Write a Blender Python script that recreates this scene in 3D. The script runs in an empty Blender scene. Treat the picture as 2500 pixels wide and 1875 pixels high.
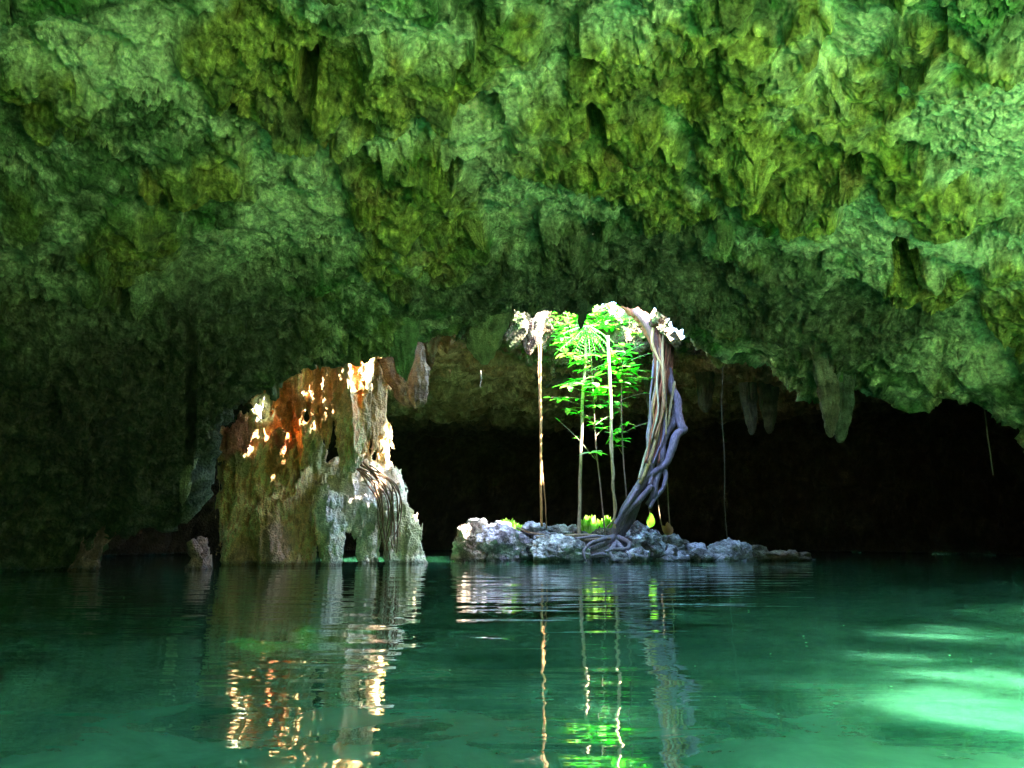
SKY, EXPO = 0.15, 5.4
QX, NR = 2.5, 620
COLH = .017
WCOL_A, WCOL_B = (.008, .066, .027, 1), (.045, .20, .088, 1)
import bpy, math, time
import numpy as np
T0 = time.time()
rng = np.random.default_rng(11)
PI = math.pi
C = bpy.context.scene.collection
F32 = np.float32

# ------------------------------------------------------------------ camera geometry
CX, CY, FPX = 1250.0, 937.5, 1819.0
CAMZ = 0.40
PITCH = math.radians(11.6)
cp, sp = math.cos(PITCH), math.sin(PITCH)

def ray(px, py):
    u = (np.asarray(px, float) - CX) / FPX
    v = (CY - np.asarray(py, float)) / FPX
    return u, cp - sp * v, sp + cp * v

def at(px, py, D):
    """world point seen at photo pixel (px, py), D metres ahead (world y)"""
    u, y, z = ray(px, py)
    k = np.asarray(D, float) / y
    return np.stack(np.broadcast_arrays(u * k, y * k, CAMZ + z * k), -1)

# ------------------------------------------------------------------ noise (numpy)
def _h(ix, iy, iz, s):
    h = (ix.astype(np.uint32) * np.uint32(374761393)
         + iy.astype(np.uint32) * np.uint32(668265263)
         + iz.astype(np.uint32) * np.uint32(2147483647) + np.uint32(s * 974711 % 4294967291))
    h = (h ^ (h >> np.uint32(13))) * np.uint32(1274126177)
    h = (h ^ (h >> np.uint32(16))) * np.uint32(2246822519)
    return h ^ (h >> np.uint32(15))

_G = np.array([[1,1,0],[-1,1,0],[1,-1,0],[-1,-1,0],[1,0,1],[-1,0,1],[1,0,-1],[-1,0,-1],
               [0,1,1],[0,-1,1],[0,1,-1],[0,-1,-1],[1,1,0],[-1,1,0],[0,-1,1],[0,-1,-1]], F32)

from concurrent.futures import ThreadPoolExecutor
_pool = ThreadPoolExecutor(4)
def perlin(P, s=0):
    P = np.asarray(P, F32)
    out = np.empty(len(P), F32)
    def go(a):
        _perlin(P, s, out, a)
    list(_pool.map(go, range(0, len(P), 60000)))
    return out
def _perlin(P, s, out, a_):
    for a in (a_,):
        p = P[a:a + 60000]
        i = np.floor(p).astype(np.int32)
        f = p - i
        w = f * f * f * (f * (f * 6 - 15) + 10)
        r = np.zeros(len(p), F32)
        for dx in (0, 1):
            wx = w[:, 0] if dx else 1 - w[:, 0]
            for dy in (0, 1):
                wy = w[:, 1] if dy else 1 - w[:, 1]
                for dz in (0, 1):
                    wz = w[:, 2] if dz else 1 - w[:, 2]
                    g = _G[_h(i[:, 0] + dx, i[:, 1] + dy, i[:, 2] + dz, s) & np.uint32(15)]
                    d = g[:, 0] * (f[:, 0] - dx) + g[:, 1] * (f[:, 1] - dy) + g[:, 2] * (f[:, 2] - dz)
                    r += wx * wy * wz * d
        out[a:a + 60000] = r

def fbm(P, n=4, s=0, gain=.5, lac=2.03, ridged=False):
    P = np.asarray(P, F32)
    r = np.zeros(len(P), F32); a = 1.0; t = 0
    for k in range(n):
        v = perlin(P + F32(k * 17.3), s + k)
        if ridged: v = 1 - 2.2 * np.abs(v)
        r += a * v; t += a; a *= gain; P = P * F32(lac)
    return r / t

def worley(P, s=0, dims=3):
    """F1, F2 and a random number of the nearest cell"""
    P = np.asarray(P, F32)
    o1 = np.empty(len(P), F32); o2 = np.empty(len(P), F32); oc = np.empty(len(P), F32)
    list(_pool.map(lambda a: _worley(P, s, dims, o1, o2, oc, a), range(0, len(P), 40000)))
    return o1, o2, oc
def _worley(P, s, dims, o1, o2, oc, a_):
    for a in (a_,):
        p = P[a:a + 40000]
        i = np.floor(p).astype(np.int32); f = p - i
        b1 = np.full(len(p), 9, F32); b2 = np.full(len(p), 9, F32); bc = np.zeros(len(p), F32)
        for dx in (-1, 0, 1):
            for dy in (-1, 0, 1):
                for dz in ((-1, 0, 1) if dims == 3 else (0,)):
                    h = _h(i[:, 0] + dx, i[:, 1] + dy, i[:, 2] + dz, s)
                    jx = (h & np.uint32(1023)).astype(F32) / 1023
                    jy = ((h >> np.uint32(10)) & np.uint32(1023)).astype(F32) / 1023
                    jz = ((h >> np.uint32(20)) & np.uint32(1023)).astype(F32) / 1023 if dims == 3 else F32(0)
                    q = (dx + jx - f[:, 0]) ** 2 + (dy + jy - f[:, 1]) ** 2
                    if dims == 3: q = q + (dz + jz - f[:, 2]) ** 2
                    near = q < b1
                    b2 = np.where(near, b1, np.minimum(b2, q))
                    bc = np.where(near, ((h >> np.uint32(5)) & np.uint32(4095)).astype(F32) / 4095, bc)
                    b1 = np.minimum(b1, q)
        o1[a:a + 40000] = np.sqrt(b1); o2[a:a + 40000] = np.sqrt(b2); oc[a:a + 40000] = bc

def smooth(a, b, x):
    t = np.clip((x - a) / (b - a), 0, 1)
    return t * t * (3 - 2 * t)

# ------------------------------------------------------------------ mesh helpers
def mesh(name, V, Fq, mat, parent=None, col=None, smooth_shade=True, extra=None):
    me = bpy.data.meshes.new(name)
    V = np.ascontiguousarray(V, F32).reshape(-1, 3)
    me.vertices.add(len(V)); me.vertices.foreach_set('co', V.ravel())
    if isinstance(Fq, np.ndarray):
        n, k = Fq.shape
        me.loops.add(n * k); me.loops.foreach_set('vertex_index', Fq.astype(np.int32).ravel())
        me.polygons.add(n)
        me.polygons.foreach_set('loop_start', np.arange(0, n * k, k, dtype=np.int32))
    else:
        ls = np.array([len(f) for f in Fq], np.int32)
        me.loops.add(int(ls.sum()))
        me.loops.foreach_set('vertex_index', np.array([i for f in Fq for i in f], np.int32))
        me.polygons.add(len(ls))
        me.polygons.foreach_set('loop_start', np.concatenate([[0], np.cumsum(ls)[:-1]]).astype(np.int32))
    me.update(calc_edges=True)
    me.validate()
    if col is not None:
        at_ = me.color_attributes.new('Col', 'FLOAT_COLOR', 'POINT')
        c4 = np.ones((len(V), 4), F32); c4[:, :3] = col
        at_.data.foreach_set('color', c4.ravel())
    if smooth_shade:
        me.polygons.foreach_set('use_smooth', np.ones(len(me.polygons), bool))
    me.materials.append(mat)
    o = bpy.data.objects.new(name, me); C.objects.link(o)
    if parent is not None: o.parent = parent
    return o

def tag(o, label=None, cat=None, group=None, kind=None):
    if label: o['label'] = label
    if cat: o['category'] = cat
    if group: o['group'] = group
    if kind: o['kind'] = kind
    return o

def empty(name, loc, label, cat, group=None):
    o = bpy.data.objects.new(name, None); C.objects.link(o); o.location = [float(v) for v in loc]
    return tag(o, label, cat, group)

def centre(o):
    """put a mesh object's origin at the middle of its base"""
    me = o.data
    v = np.empty(len(me.vertices) * 3, F32); me.vertices.foreach_get('co', v); v = v.reshape(-1, 3)
    c = np.array([(v[:, 0].min() + v[:, 0].max()) / 2, (v[:, 1].min() + v[:, 1].max()) / 2, v[:, 2].min()])
    v -= c.astype(F32); me.vertices.foreach_set('co', v.ravel()); me.update()
    o.location = [float(a) for a in c]
    return o

def grid_faces(nj, ni, wrap=False):
    j, i = np.meshgrid(np.arange(nj - 1), np.arange(ni if wrap else ni - 1), indexing='ij')
    i2 = (i + 1) % ni
    return np.stack([j * ni + i, j * ni + i2, (j + 1) * ni + i2, (j + 1) * ni + i], -1).reshape(-1, 4)

def grid_normals(V, nj, ni, wrap=False):
    G = V.reshape(nj, ni, 3)
    if wrap:
        du = np.roll(G, -1, 1) - np.roll(G, 1, 1)
    else:
        du = np.gradient(G, axis=1)
    dv = np.gradient(G, axis=0)
    n = np.cross(du, dv).reshape(-1, 3)
    return n / (np.linalg.norm(n, axis=1, keepdims=True) + 1e-9)

def compact(V, Fq):
    """drop vertices no face uses"""
    used = np.zeros(len(V), bool); used[Fq.ravel()] = True
    idx = np.cumsum(used) - 1
    return used, idx[Fq]

def surface_nets(Fv, org, h):
    """quads of the zero level of Fv (inside < 0)"""
    nx, ny, nz = Fv.shape
    S = Fv < 0
    c = [(0,0,0),(1,0,0),(0,1,0),(1,1,0),(0,0,1),(1,0,1),(0,1,1),(1,1,1)]
    cnt = sum(S[a:nx-1+a, b:ny-1+b, d:nz-1+d].astype(np.int8) for a, b, d in c)
    act = (cnt > 0) & (cnt < 8)
    idx = np.full(act.shape, -1, np.int32)
    I = np.argwhere(act); idx[act] = np.arange(len(I))
    val = [Fv[I[:,0]+a, I[:,1]+b, I[:,2]+d] for a, b, d in c]
    acc = np.zeros((len(I), 3)); k = np.zeros(len(I))
    for p in range(8):
        for ax in range(3):
            q = list(c[p])
            if q[ax] == 1: continue
            q[ax] = 1; q = c.index(tuple(q))
            m = (val[p] < 0) != (val[q] < 0)
            t = np.where(m, val[p] / (val[p] - val[q] + 1e-12), 0)
            pt = np.tile(np.array(c[p], float), (len(I), 1)); pt[:, ax] += t
            acc += pt * m[:, None]; k += m
    V = (I + acc / k[:, None]) * h + org
    Q = []
    for ax in range(3):
        sl = [slice(None)] * 3; sr = [slice(None)] * 3
        sl[ax] = slice(0, -1); sr[ax] = slice(1, None)
        A, B = S[tuple(sl)], S[tuple(sr)]
        E = np.argwhere(A != B)
        b1, b2 = [a for a in range(3) if a != ax]
        E = E[(E[:, b1] > 0) & (E[:, b2] > 0) & (E[:, b1] < Fv.shape[b1]-1) & (E[:, b2] < Fv.shape[b2]-1)]
        sg = A[E[:,0], E[:,1], E[:,2]]
        def id_(o1, o2):
            e = E.copy(); e[:, b1] -= o1; e[:, b2] -= o2
            return idx[e[:,0], e[:,1], e[:,2]]
        q = np.stack([id_(1,1), id_(0,1), id_(0,0), id_(1,0)], 1)
        flip = sg if ax != 1 else ~sg
        q[~flip] = q[~flip][:, ::-1]
        Q.append(q)
    return V, np.concatenate(Q)

def catmull(P, n):
    P = np.asarray(P, float)
    P = np.vstack([2 * P[0] - P[1], P, 2 * P[-1] - P[-2]])
    out = []
    m = len(P) - 3
    for k in range(m):
        t = np.linspace(0, 1, n, endpoint=(k == m - 1))[:, None]
        a, b, c_, d = P[k:k + 4]
        out.append(.5 * ((2*b) + (-a+c_)*t + (2*a-5*b+4*c_-d)*t**2 + (-a+3*b-3*c_+d)*t**3))
    return np.vstack(out)

def tube_vf(pts, rad, seg=8, n=10, wob=0.0, bump=0.0, seed=0, aspect=1.0):
    """tapered tube through pts (m,3) with radii rad (m)"""
    A = catmull(np.hstack([np.asarray(pts, float), np.asarray(rad, float)[:, None]]), n)
    P, R = A[:, :3].copy(), np.maximum(A[:, 3], .0008)
    if wob:
        for k in range(3): P[:, k] += wob * perlin(np.stack([P[:, 2]*2.3 + seed*7.1, P[:, 0]*2+k*5., P[:, 1]*2], 1), seed+k)
    T = np.gradient(P, axis=0); T /= np.linalg.norm(T, axis=1, keepdims=True) + 1e-9
    N = np.cross(T, [0.13, 1, 0.07]); N /= np.linalg.norm(N, axis=1, keepdims=True) + 1e-9
    B = np.cross(T, N)
    a = np.arange(seg) * 2 * PI / seg
    ring = np.cos(a)[None, :, None] * N[:, None] * aspect + np.sin(a)[None, :, None] * B[:, None]
    V = P[:, None] + ring * R[:, None, None]
    if bump:
        q = V.reshape(-1, 3) * [14, 14, 5]
        k = 1 + bump * fbm(q, 3, seed + 3, gain=.65) + bump * .9 * fbm(V.reshape(-1, 3) * [7, 7, 4], 2, seed + 8)
        V = P[:, None] + ring * R[:, None, None] * k.reshape(len(P), seg, 1)
    m = len(P)
    Fq = grid_faces(m, seg, True).tolist()
    Fq += [list(range(seg))[::-1], [(m - 1) * seg + i for i in range(seg)]]
    return V.reshape(-1, 3), Fq

class MB:
    def __init__(s): s.V = []; s.F = []; s.c = []; s.n = 0
    def add(s, V, Fq, col=None):
        V = np.asarray(V)
        s.F += [[i + s.n for i in f] for f in (Fq.tolist() if isinstance(Fq, np.ndarray) else Fq)]
        s.V.append(V); s.n += len(V)
        s.c.append(np.broadcast_to(np.array((1, 1, 1) if col is None else col, float), (len(V), 3)))
    def build(s, name, mat, parent=None, sm=True):
        return mesh(name, np.vstack(s.V), s.F, mat, parent, np.vstack(s.c), sm)

# ------------------------------------------------------------------ materials
def new_mat(name):
    m = bpy.data.materials.new(name); m.use_nodes = True
    nt = m.node_tree; nt.nodes.clear()
    out = nt.nodes.new('ShaderNodeOutputMaterial')
    return m, nt, out
def N(nt, typ, **kw):
    n = nt.nodes.new(typ)
    for k, v in kw.items():
        if k.startswith('i_'):
            key = k[2:].replace('_', ' ')
            n.inputs[key].default_value = v
        else: setattr(n, k, v)
    return n

def rock_mat(name, bump=.5, scale=1.0, rough=.85, spec=.25, var=.45, wet=0.0):
    m, nt, out = new_mat(name)
    L = nt.links.new
    tc = N(nt, 'ShaderNodeNewGeometry')
    pos = tc.outputs['Position']
    col = N(nt, 'ShaderNodeVertexColor', layer_name='Col')
    n1 = N(nt, 'ShaderNodeTexNoise', i_Scale=9.0 * scale, i_Detail=8.0, i_Roughness=.68); L(pos, n1.inputs['Vector'])
    n2 = N(nt, 'ShaderNodeTexNoise', i_Scale=38.0 * scale, i_Detail=5.0, i_Roughness=.7); L(pos, n2.inputs['Vector'])
    v1 = N(nt, 'ShaderNodeTexVoronoi', i_Scale=26.0 * scale); L(pos, v1.inputs['Vector'])
    r1 = N(nt, 'ShaderNodeMapRange'); r1.inputs[1].default_value = .3; r1.inputs[2].default_value = .7
    r1.inputs[3].default_value = 1 - var; r1.inputs[4].default_value = 1 + var * .75; L(n1.outputs['Fac'], r1.inputs[0])
    r2 = N(nt, 'ShaderNodeMapRange'); r2.inputs[1].default_value = .25; r2.inputs[2].default_value = .75
    r2.inputs[3].default_value = .5; r2.inputs[4].default_value = 1.45; L(n2.outputs['Fac'], r2.inputs[0])
    mu = N(nt, 'ShaderNodeMath', operation='MULTIPLY'); L(r1.outputs[0], mu.inputs[0]); L(r2.outputs[0], mu.inputs[1])
    mc = N(nt, 'ShaderNodeVectorMath', operation='SCALE'); L(col.outputs['Color'], mc.inputs[0]); L(mu.outputs[0], mc.inputs['Scale'])
    b = N(nt, 'ShaderNodeBsdfPrincipled'); b.inputs['Roughness'].default_value = rough
    b.inputs['Specular IOR Level'].default_value = spec
    # dark wet band just above the water
    sx = N(nt, 'ShaderNodeSeparateXYZ'); L(pos, sx.inputs[0])
    wn = N(nt, 'ShaderNodeMath', operation='MULTIPLY_ADD'); L(n1.outputs['Fac'], wn.inputs[0]); wn.inputs[1].default_value = -.14; L(sx.outputs[2], wn.inputs[2])
    wr = N(nt, 'ShaderNodeMapRange'); wr.inputs[1].default_value = -.045; wr.inputs[2].default_value = .0; wr.inputs[3].default_value = .42; wr.inputs[4].default_value = 1.0; L(wn.outputs[0], wr.inputs[0])
    mw = N(nt, 'ShaderNodeVectorMath', operation='SCALE'); L(mc.outputs[0], mw.inputs[0]); L(wr.outputs[0], mw.inputs['Scale'])
    rr = N(nt, 'ShaderNodeMapRange'); rr.inputs[1].default_value = .42; rr.inputs[2].default_value = 1; rr.inputs[3].default_value = .25; rr.inputs[4].default_value = rough; L(wr.outputs[0], rr.inputs[0]); L(rr.outputs[0], b.inputs['Roughness'])
    L(mw.outputs[0], b.inputs['Base Color'])
    ad = N(nt, 'ShaderNodeMath', operation='MULTIPLY_ADD'); L(v1.outputs['Distance'], ad.inputs[0]); ad.inputs[1].default_value = .6; L(n1.outputs['Fac'], ad.inputs[2])
    ad2 = N(nt, 'ShaderNodeMath', operation='MULTIPLY_ADD'); L(n2.outputs['Fac'], ad2.inputs[0]); ad2.inputs[1].default_value = .55; L(ad.outputs[0], ad2.inputs[2])
    bp = N(nt, 'ShaderNodeBump', i_Strength=bump, i_Distance=.05 / scale); L(ad2.outputs[0], bp.inputs['Height'])
    L(bp.outputs[0], b.inputs['Normal'])
    L(b.outputs[0], out.inputs[0])
    return m

M = {}
M['rock'] = rock_mat('limestone', 1.0, 1.0, var=.7)
M['rockfar'] = rock_mat('dim_limestone', .8, .8)
M['flow'] = rock_mat('flowstone', .8, 1.5, rough=.6, spec=.4, var=.35)
M['boulder'] = rock_mat('karst_boulder', .9, 1.6, var=.5)

def bark_mat(name, rough=.7):
    m, nt, out = new_mat(name); L = nt.links.new
    g = N(nt, 'ShaderNodeNewGeometry'); col = N(nt, 'ShaderNodeVertexColor', layer_name='Col')
    mp = N(nt, 'ShaderNodeMapping'); mp.inputs['Scale'].default_value = (1, 1, .22); L(g.outputs['Position'], mp.inputs[0])
    n = N(nt, 'ShaderNodeTexNoise', i_Scale=60.0, i_Detail=5.0); L(mp.outputs[0], n.inputs['Vector'])
    r = N(nt, 'ShaderNodeMapRange'); r.inputs[1].default_value = .3; r.inputs[2].default_value = .7; r.inputs[3].default_value = .6; r.inputs[4].default_value = 1.3
    L(n.outputs['Fac'], r.inputs[0])
    mc = N(nt, 'ShaderNodeVectorMath', operation='SCALE'); L(col.outputs['Color'], mc.inputs[0]); L(r.outputs[0], mc.inputs['Scale'])
    b = N(nt, 'ShaderNodeBsdfPrincipled', i_Roughness=rough); L(mc.outputs[0], b.inputs['Base Color'])
    bp = N(nt, 'ShaderNodeBump', i_Strength=1.0, i_Distance=.02); L(n.outputs['Fac'], bp.inputs['Height']); L(bp.outputs[0], b.inputs['Normal'])
    L(b.outputs[0], out.inputs[0]); return m
M['bark'] = bark_mat('root_bark')

def leaf_mat(name, trans=.5, rough=.35):
    m, nt, out = new_mat(name); L = nt.links.new
    col = N(nt, 'ShaderNodeVertexColor', layer_name='Col')
    b = N(nt, 'ShaderNodeBsdfPrincipled', i_Roughness=rough); b.inputs['Specular IOR Level'].default_value = .5
    L(col.outputs['Color'], b.inputs['Base Color'])
    t = N(nt, 'ShaderNodeBsdfTranslucent')
    hs = N(nt, 'ShaderNodeVectorMath', operation='MULTIPLY'); L(col.outputs['Color'], hs.inputs[0]); hs.inputs[1].default_value = (1.2, 1.9, .8)
    L(hs.outputs[0], t.inputs[0])
    mx = N(nt, 'ShaderNodeMixShader'); mx.inputs[0].default_value = trans
    L(b.outputs[0], mx.inputs[1]); L(t.outputs[0], mx.inputs[2]); L(mx.outputs[0], out.inputs[0]); return m
M['leaf'] = leaf_mat('green_leaf')

# ------------------------------------------------------------------ light, sky, camera
SUN = np.array([0.62, -0.33, 0.71]); SUN /= np.linalg.norm(SUN)
sc = bpy.context.scene
w = bpy.data.worlds.new('World'); sc.world = w; w.use_nodes = True
nt = w.node_tree; nt.nodes.clear()
so = nt.nodes.new('ShaderNodeOutputWorld'); bg = nt.nodes.new('ShaderNodeBackground')
sky = nt.nodes.new('ShaderNodeTexSky'); sky.sky_type = 'NISHITA'; sky.sun_disc = False; sky.ozone_density = 3.0; sky.dust_density = .5
sky.sun_elevation = math.asin(SUN[2]); sky.sun_rotation = math.atan2(SUN[0], SUN[1])
bg.inputs['Strength'].default_value = SKY
nt.links.new(sky.outputs[0], bg.inputs[0]); nt.links.new(bg.outputs[0], so.inputs[0])
sl = bpy.data.lights.new('sun', 'SUN'); sl.energy = 3.1; sl.angle = math.radians(.9); sl.color = (1, .96, .88)
sun = bpy.data.objects.new('sun', sl); C.objects.link(sun)
from mathutils import Vector
sun.rotation_euler = Vector([-v for v in SUN]).to_track_quat('-Z', 'Y').to_euler()
cd = bpy.data.cameras.new('camera'); cam = bpy.data.objects.new('camera', cd); C.objects.link(cam)
cam.location = (0, 0, CAMZ); cam.rotation_euler = (PI / 2 + PITCH, 0, 0)
cd.sensor_width = 36; cd.lens = FPX / 2500 * 36; cd.clip_start = .02; cd.clip_end = 500
sc.camera = cam
sc.view_settings.view_transform = 'Standard'; sc.view_settings.look = 'None'
sc.view_settings.gamma = 1; sc.view_settings.exposure = EXPO
cy = sc.cycles
cy.max_bounces = 7; cy.diffuse_bounces = 5; cy.glossy_bounces = 3; cy.transparent_max_bounces = 6
cy.transmission_bounces = 4; cy.use_denoising = True; cy.caustics_reflective = False; cy.caustics_refractive = False
cy.sample_clamp_indirect = 6; cy.use_adaptive_sampling = False
# ------------------------------------------------------------------ rock colours
PALE = np.array([.80, .88, .52]); OCH = np.array([.38, .36, .035]); GREY = np.array([.16, .25, .10])
MOSS = np.array([.07, .24, .04]); BROWN = np.array([.22, .15, .08]); RUST = np.array([.45, .15, .06])
CREAM = np.array([.60, .52, .38])
def mixc(a, b, t):
    t = np.asarray(t)[:, None]
    return a * (1 - t) + b * t

# unseen holes added in the roof to let sun onto chosen spots: (target point, radius)
BEAMS = []
def cull_beams(V, Fq, zmin=2.6):
    c = V[Fq].mean(1)
    keep = np.ones(len(Fq), bool)
    for bm_ in BEAMS:
        tgt, r = bm_[:2]; th = bm_[2] if len(bm_) > 2 else .0
        d = c - np.array(tgt)
        t = d @ SUN
        perp = np.linalg.norm(d - t[:, None] * SUN, axis=1)
        rr = r * (1 + .35 * perlin(c * 3.0, 77))
        dap = perlin((d - t[:, None] * SUN) * np.array([13, 13, 4.]) + tgt[0] * 7, 78) > th if th > -1 else True
        keep &= ~((perp < rr) & (t > .5) & (c[:, 2] > zmin) & dap)
    return Fq[keep]

# ------------------------------------------------------------------ near ceiling and left wall
cpts = [(-1800,-300,2.0),(-1800,400,2.9),(-1800,1000,3.9),(-1800,1500,4.6),
 (-700,-300,2.6),(-700,300,4.2),(-700,900,6.0),(-700,1400,7.4),
 (0,-300,3.1),(0,0,4.0),(0,300,5.0),(0,600,6.2),(0,900,7.5),(0,1200,8.7),(0,1390,9.3),
 (500,-300,3.1),(500,0,4.2),(500,300,5.3),(500,600,6.7),(500,900,8.2),(500,1200,9.3),
 (1000,-300,3.2),(1000,0,4.2),(1000,300,5.4),(1000,600,7.3),(1000,800,8.9),
 (1400,-300,3.2),(1400,0,4.2),(1400,300,5.4),(1400,500,6.7),(1400,700,8.7),
 (2000,-300,3.1),(2000,0,4.0),(2000,300,5.2),(2000,600,6.9),(2000,900,8.9),
 (2500,-300,2.9),(2500,0,3.7),(2500,300,4.7),(2500,600,6.0),(2500,900,7.3),(2500,1100,8.0),
 (3600,-300,2.2),(3600,400,3.5),(3600,1000,5.0),(3600,1500,6.2)]
cpts = np.array(cpts, float)
def _tps(r): return r * r * np.log(r + 1e-9)
_X = cpts[:, :2] / 1000; _y = np.log(cpts[:, 2])
_K = _tps(np.linalg.norm(_X[:, None] - _X[None], axis=2)) + np.eye(len(_X)) * .004
_Pm = np.hstack([np.ones((len(_X), 1)), _X])
_A = np.block([[_K, _Pm], [_Pm.T, np.zeros((3, 3))]])
_w = np.linalg.solve(_A, np.concatenate([_y, np.zeros(3)]))
def depth(px, py):
    Q = np.stack([np.ravel(px), np.ravel(py)], 1) / 1000
    out = np.empty(len(Q))
    for a in range(0, len(Q), 100000):
        q = Q[a:a+100000]
        out[a:a+100000] = _tps(np.linalg.norm(q[:, None] - _X[None], axis=2)) @ _w[:-3] + _w[-3] + q @ _w[-2:]
    return np.exp(out)

lip_pts = np.array([(-1800,1520),(-300,1450),(120,1400),(165,1388),(205,1382),(228,1330),(262,1292),(330,1280),(400,1276),
 (432,1235),(452,1238),(468,1150),(480,1065),(510,1075),(540,1010),(575,960),(640,930),(700,915),(760,870),(860,838),(905,830),
 (935,818),(965,830),(1000,816),(1030,800),(1060,788),(1120,780),(1165,792),(1205,785),(1240,750),(1262,722),(1330,716),
 (1400,722),(1425,730),(1450,712),(1500,706),(1560,712),(1620,742),(1660,770),(1720,805),(1790,852),(1850,880),(1925,925),(1965,945),
 (2000,940),(2040,905),(2085,893),(2120,900),(2180,925),(2230,953),(2300,938),(2330,960),(2420,990),(2500,1035),(2640,1150),(2900,1380),(3000,1500),(3600,1520)], float)
def lip(px): return np.interp(px, lip_pts[:, 0], lip_pts[:, 1])

def ell(PX, PY, e, wx, wy):
    cx, cy, rx, ry = e[:4]
    return np.sqrt(((PX + wx - cx) / rx) ** 2 + ((PY + wy - cy) / ry) ** 2)

ochre_e = [(790,170,270,120),(620,60,180,70),(840,230,90,90),(1050,160,190,80),(1010,430,150,120),(1060,540,110,110),(960,600,90,90),
 (1400,300,150,110),(1540,360,130,110),(1470,180,90,110),(1850,250,150,200),(1860,400,80,120),(1640,130,150,110),(1780,90,120,90),(2060,300,150,130),(1990,430,70,110),
 (2340,70,170,80),(1980,40,60,60),(100,180,120,90),(1640,480,90,70),(2200,380,60,60),(2310,450,130,60),(480,400,120,60),
 (1240,80,90,70),(2150,170,60,60),(2480,700,90,120),(340,560,120,90),(2250,680,100,50)]
pale_e = [(1500,40,190,90),(1980,150,120,150),(2250,170,260,130),(2430,260,160,200),(2150,60,200,90),(230,70,230,90),(940,30,110,60),(1060,60,90,50),
 (1270,250,90,160),(1200,330,120,130),(960,270,150,60),(1280,470,170,80),(1350,440,150,60),(700,400,150,120),(480,670,160,90),(120,640,110,90),
 (680,560,200,60),(1230,590,50,40),(2150,520,160,70),(2420,600,160,120),(1000,590,60,40),(2080,560,120,60),(200,800,160,90),(1640,700,150,30),(2340,850,120,60)]
grey_e = [(1480,640,260,130),(1300,700,300,90),(1800,700,260,120),(350,1000,400,260),(560,800,220,160),(1600,760,240,60),(2050,800,240,100)]
holes_e = [(1160,236,60,22,.5),(1200,248,30,10,.4),(1048,345,62,20,.55),(1095,330,30,16,.4),(1150,300,70,8,.25),(1448,262,20,46,.5),(2083,345,26,44,.5),
 (2232,600,48,52,.6),(2285,665,90,16,.4),(2215,560,22,40,.5),(750,145,26,56,.45),(735,110,18,30,.35),(132,612,34,18,.4),(272,660,26,40,.5),(300,690,16,30,.4),(2380,325,34,12,.35),
 (2265,322,14,10,.3),(860,835,22,30,.4),(1700,640,60,10,.3),(420,900,50,12,.4),(560,520,40,12,.3),(2180,600,20,12,.3),
 (560,230,14,24,.25),(300,250,30,14,.2)]

def rock_disp(V, Nn, och, wall, amp=1.0, pale=0.0):
    """world-space relief: returns displaced vertices and a cavity value"""
    patchy = smooth(-.15, .25, fbm(V * 1.1, 2, 60))
    n0 = fbm(V * .75, 3, 1)
    n1 = fbm(V * 2.1 * np.array([1, 1, .8]), 4, 5, ridged=True)
    d = .32 * n0 + .10 * (n1 - .4) + .20 * wall * (fbm(V * np.array([1.5, 1.5, .4]) + 9, 3, 29, ridged=True) - .4)
    st = np.array([1, 1, .33])
    fl = fbm(V * 5.0 * np.array([1, 1, .22]), 3, 9, ridged=True)
    d = d + .075 * (fl - .4) * wall
    wv = V + .12 * np.stack([perlin(V * 3, 31), perlin(V * 3, 32), perlin(V * 3, 33)], 1)
    f1, f2, cc = worley(wv * 3.6 * np.array([1, 1, .6]), 3)
    rgh = 1 - .6 * pale
    d = d + (.10 * och + .035 * rgh) * (.55 - f1)
    g1, g2, gc = worley(wv * 9.5 * np.array([1, 1, .55]), 4)
    d = d + .040 * (.5 - g1) * (.4 + .8 * och) * rgh
    pit = smooth(.33, .12, g1) * (gc > .5) * patchy
    d = d - .08 * pit
    h1, h2, hc = worley(wv * 21., 6)
    d = d - .036 * smooth(.36, .12, h1) * (hc > .45) * (1 - .5 * och) * (.3 + patchy)
    mic = fbm(V * 17 * np.array([1, 1, .6]), 4, 12, ridged=True)
    d = d + .036 * (mic - .4) * (.35 + 1.1 * patchy) * (1 - .65 * pale)
    # broken-off plates: sharp little cliffs
    pl = fbm(V * 1.25 + 3.3, 3, 40)
    d = d + .13 * smooth(-.008, .008, pl + .05 * fbm(V * 9, 3, 41)) * amp
    pl2 = fbm(V * 3.1 + 8, 3, 44)
    d = d + .05 * smooth(-.01, .01, pl2 + .05 * fbm(V * 16, 2, 45)) * amp * (1 - .6 * pale)
    ck = np.abs(fbm(V * 1.7 + 5, 4, 47)); d = d - .07 * smooth(.022, .004, ck) * patchy * amp
    V2 = V + Nn * (d * amp)[:, None]
    # teeth hanging straight down
    for sc_, am, thr, sd in ((1.6, .42, .55, 21), (3.9, .20, .5, 22), (9., .07, .35, 23)):
        t1, t2, tc = worley(np.stack([wv[:, 0] * sc_, wv[:, 1] * sc_, 0 * wv[:, 0]], 1), sd, 2)
        tt = np.clip(1 - t1 / .62, 0, 1) ** 1.5 * smooth(thr, 1, tc)
        V2[:, 2] -= am * tt * (.04 + .42 * och) * (1 - .55 * wall) * amp
    cav = np.clip(.5 + 1.3 * (.5 - g1) + .8 * (mic - .4), 0, 1)  # recess measure; rock colours are darkened by it in place of shade
    return V2, cav, pit

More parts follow.
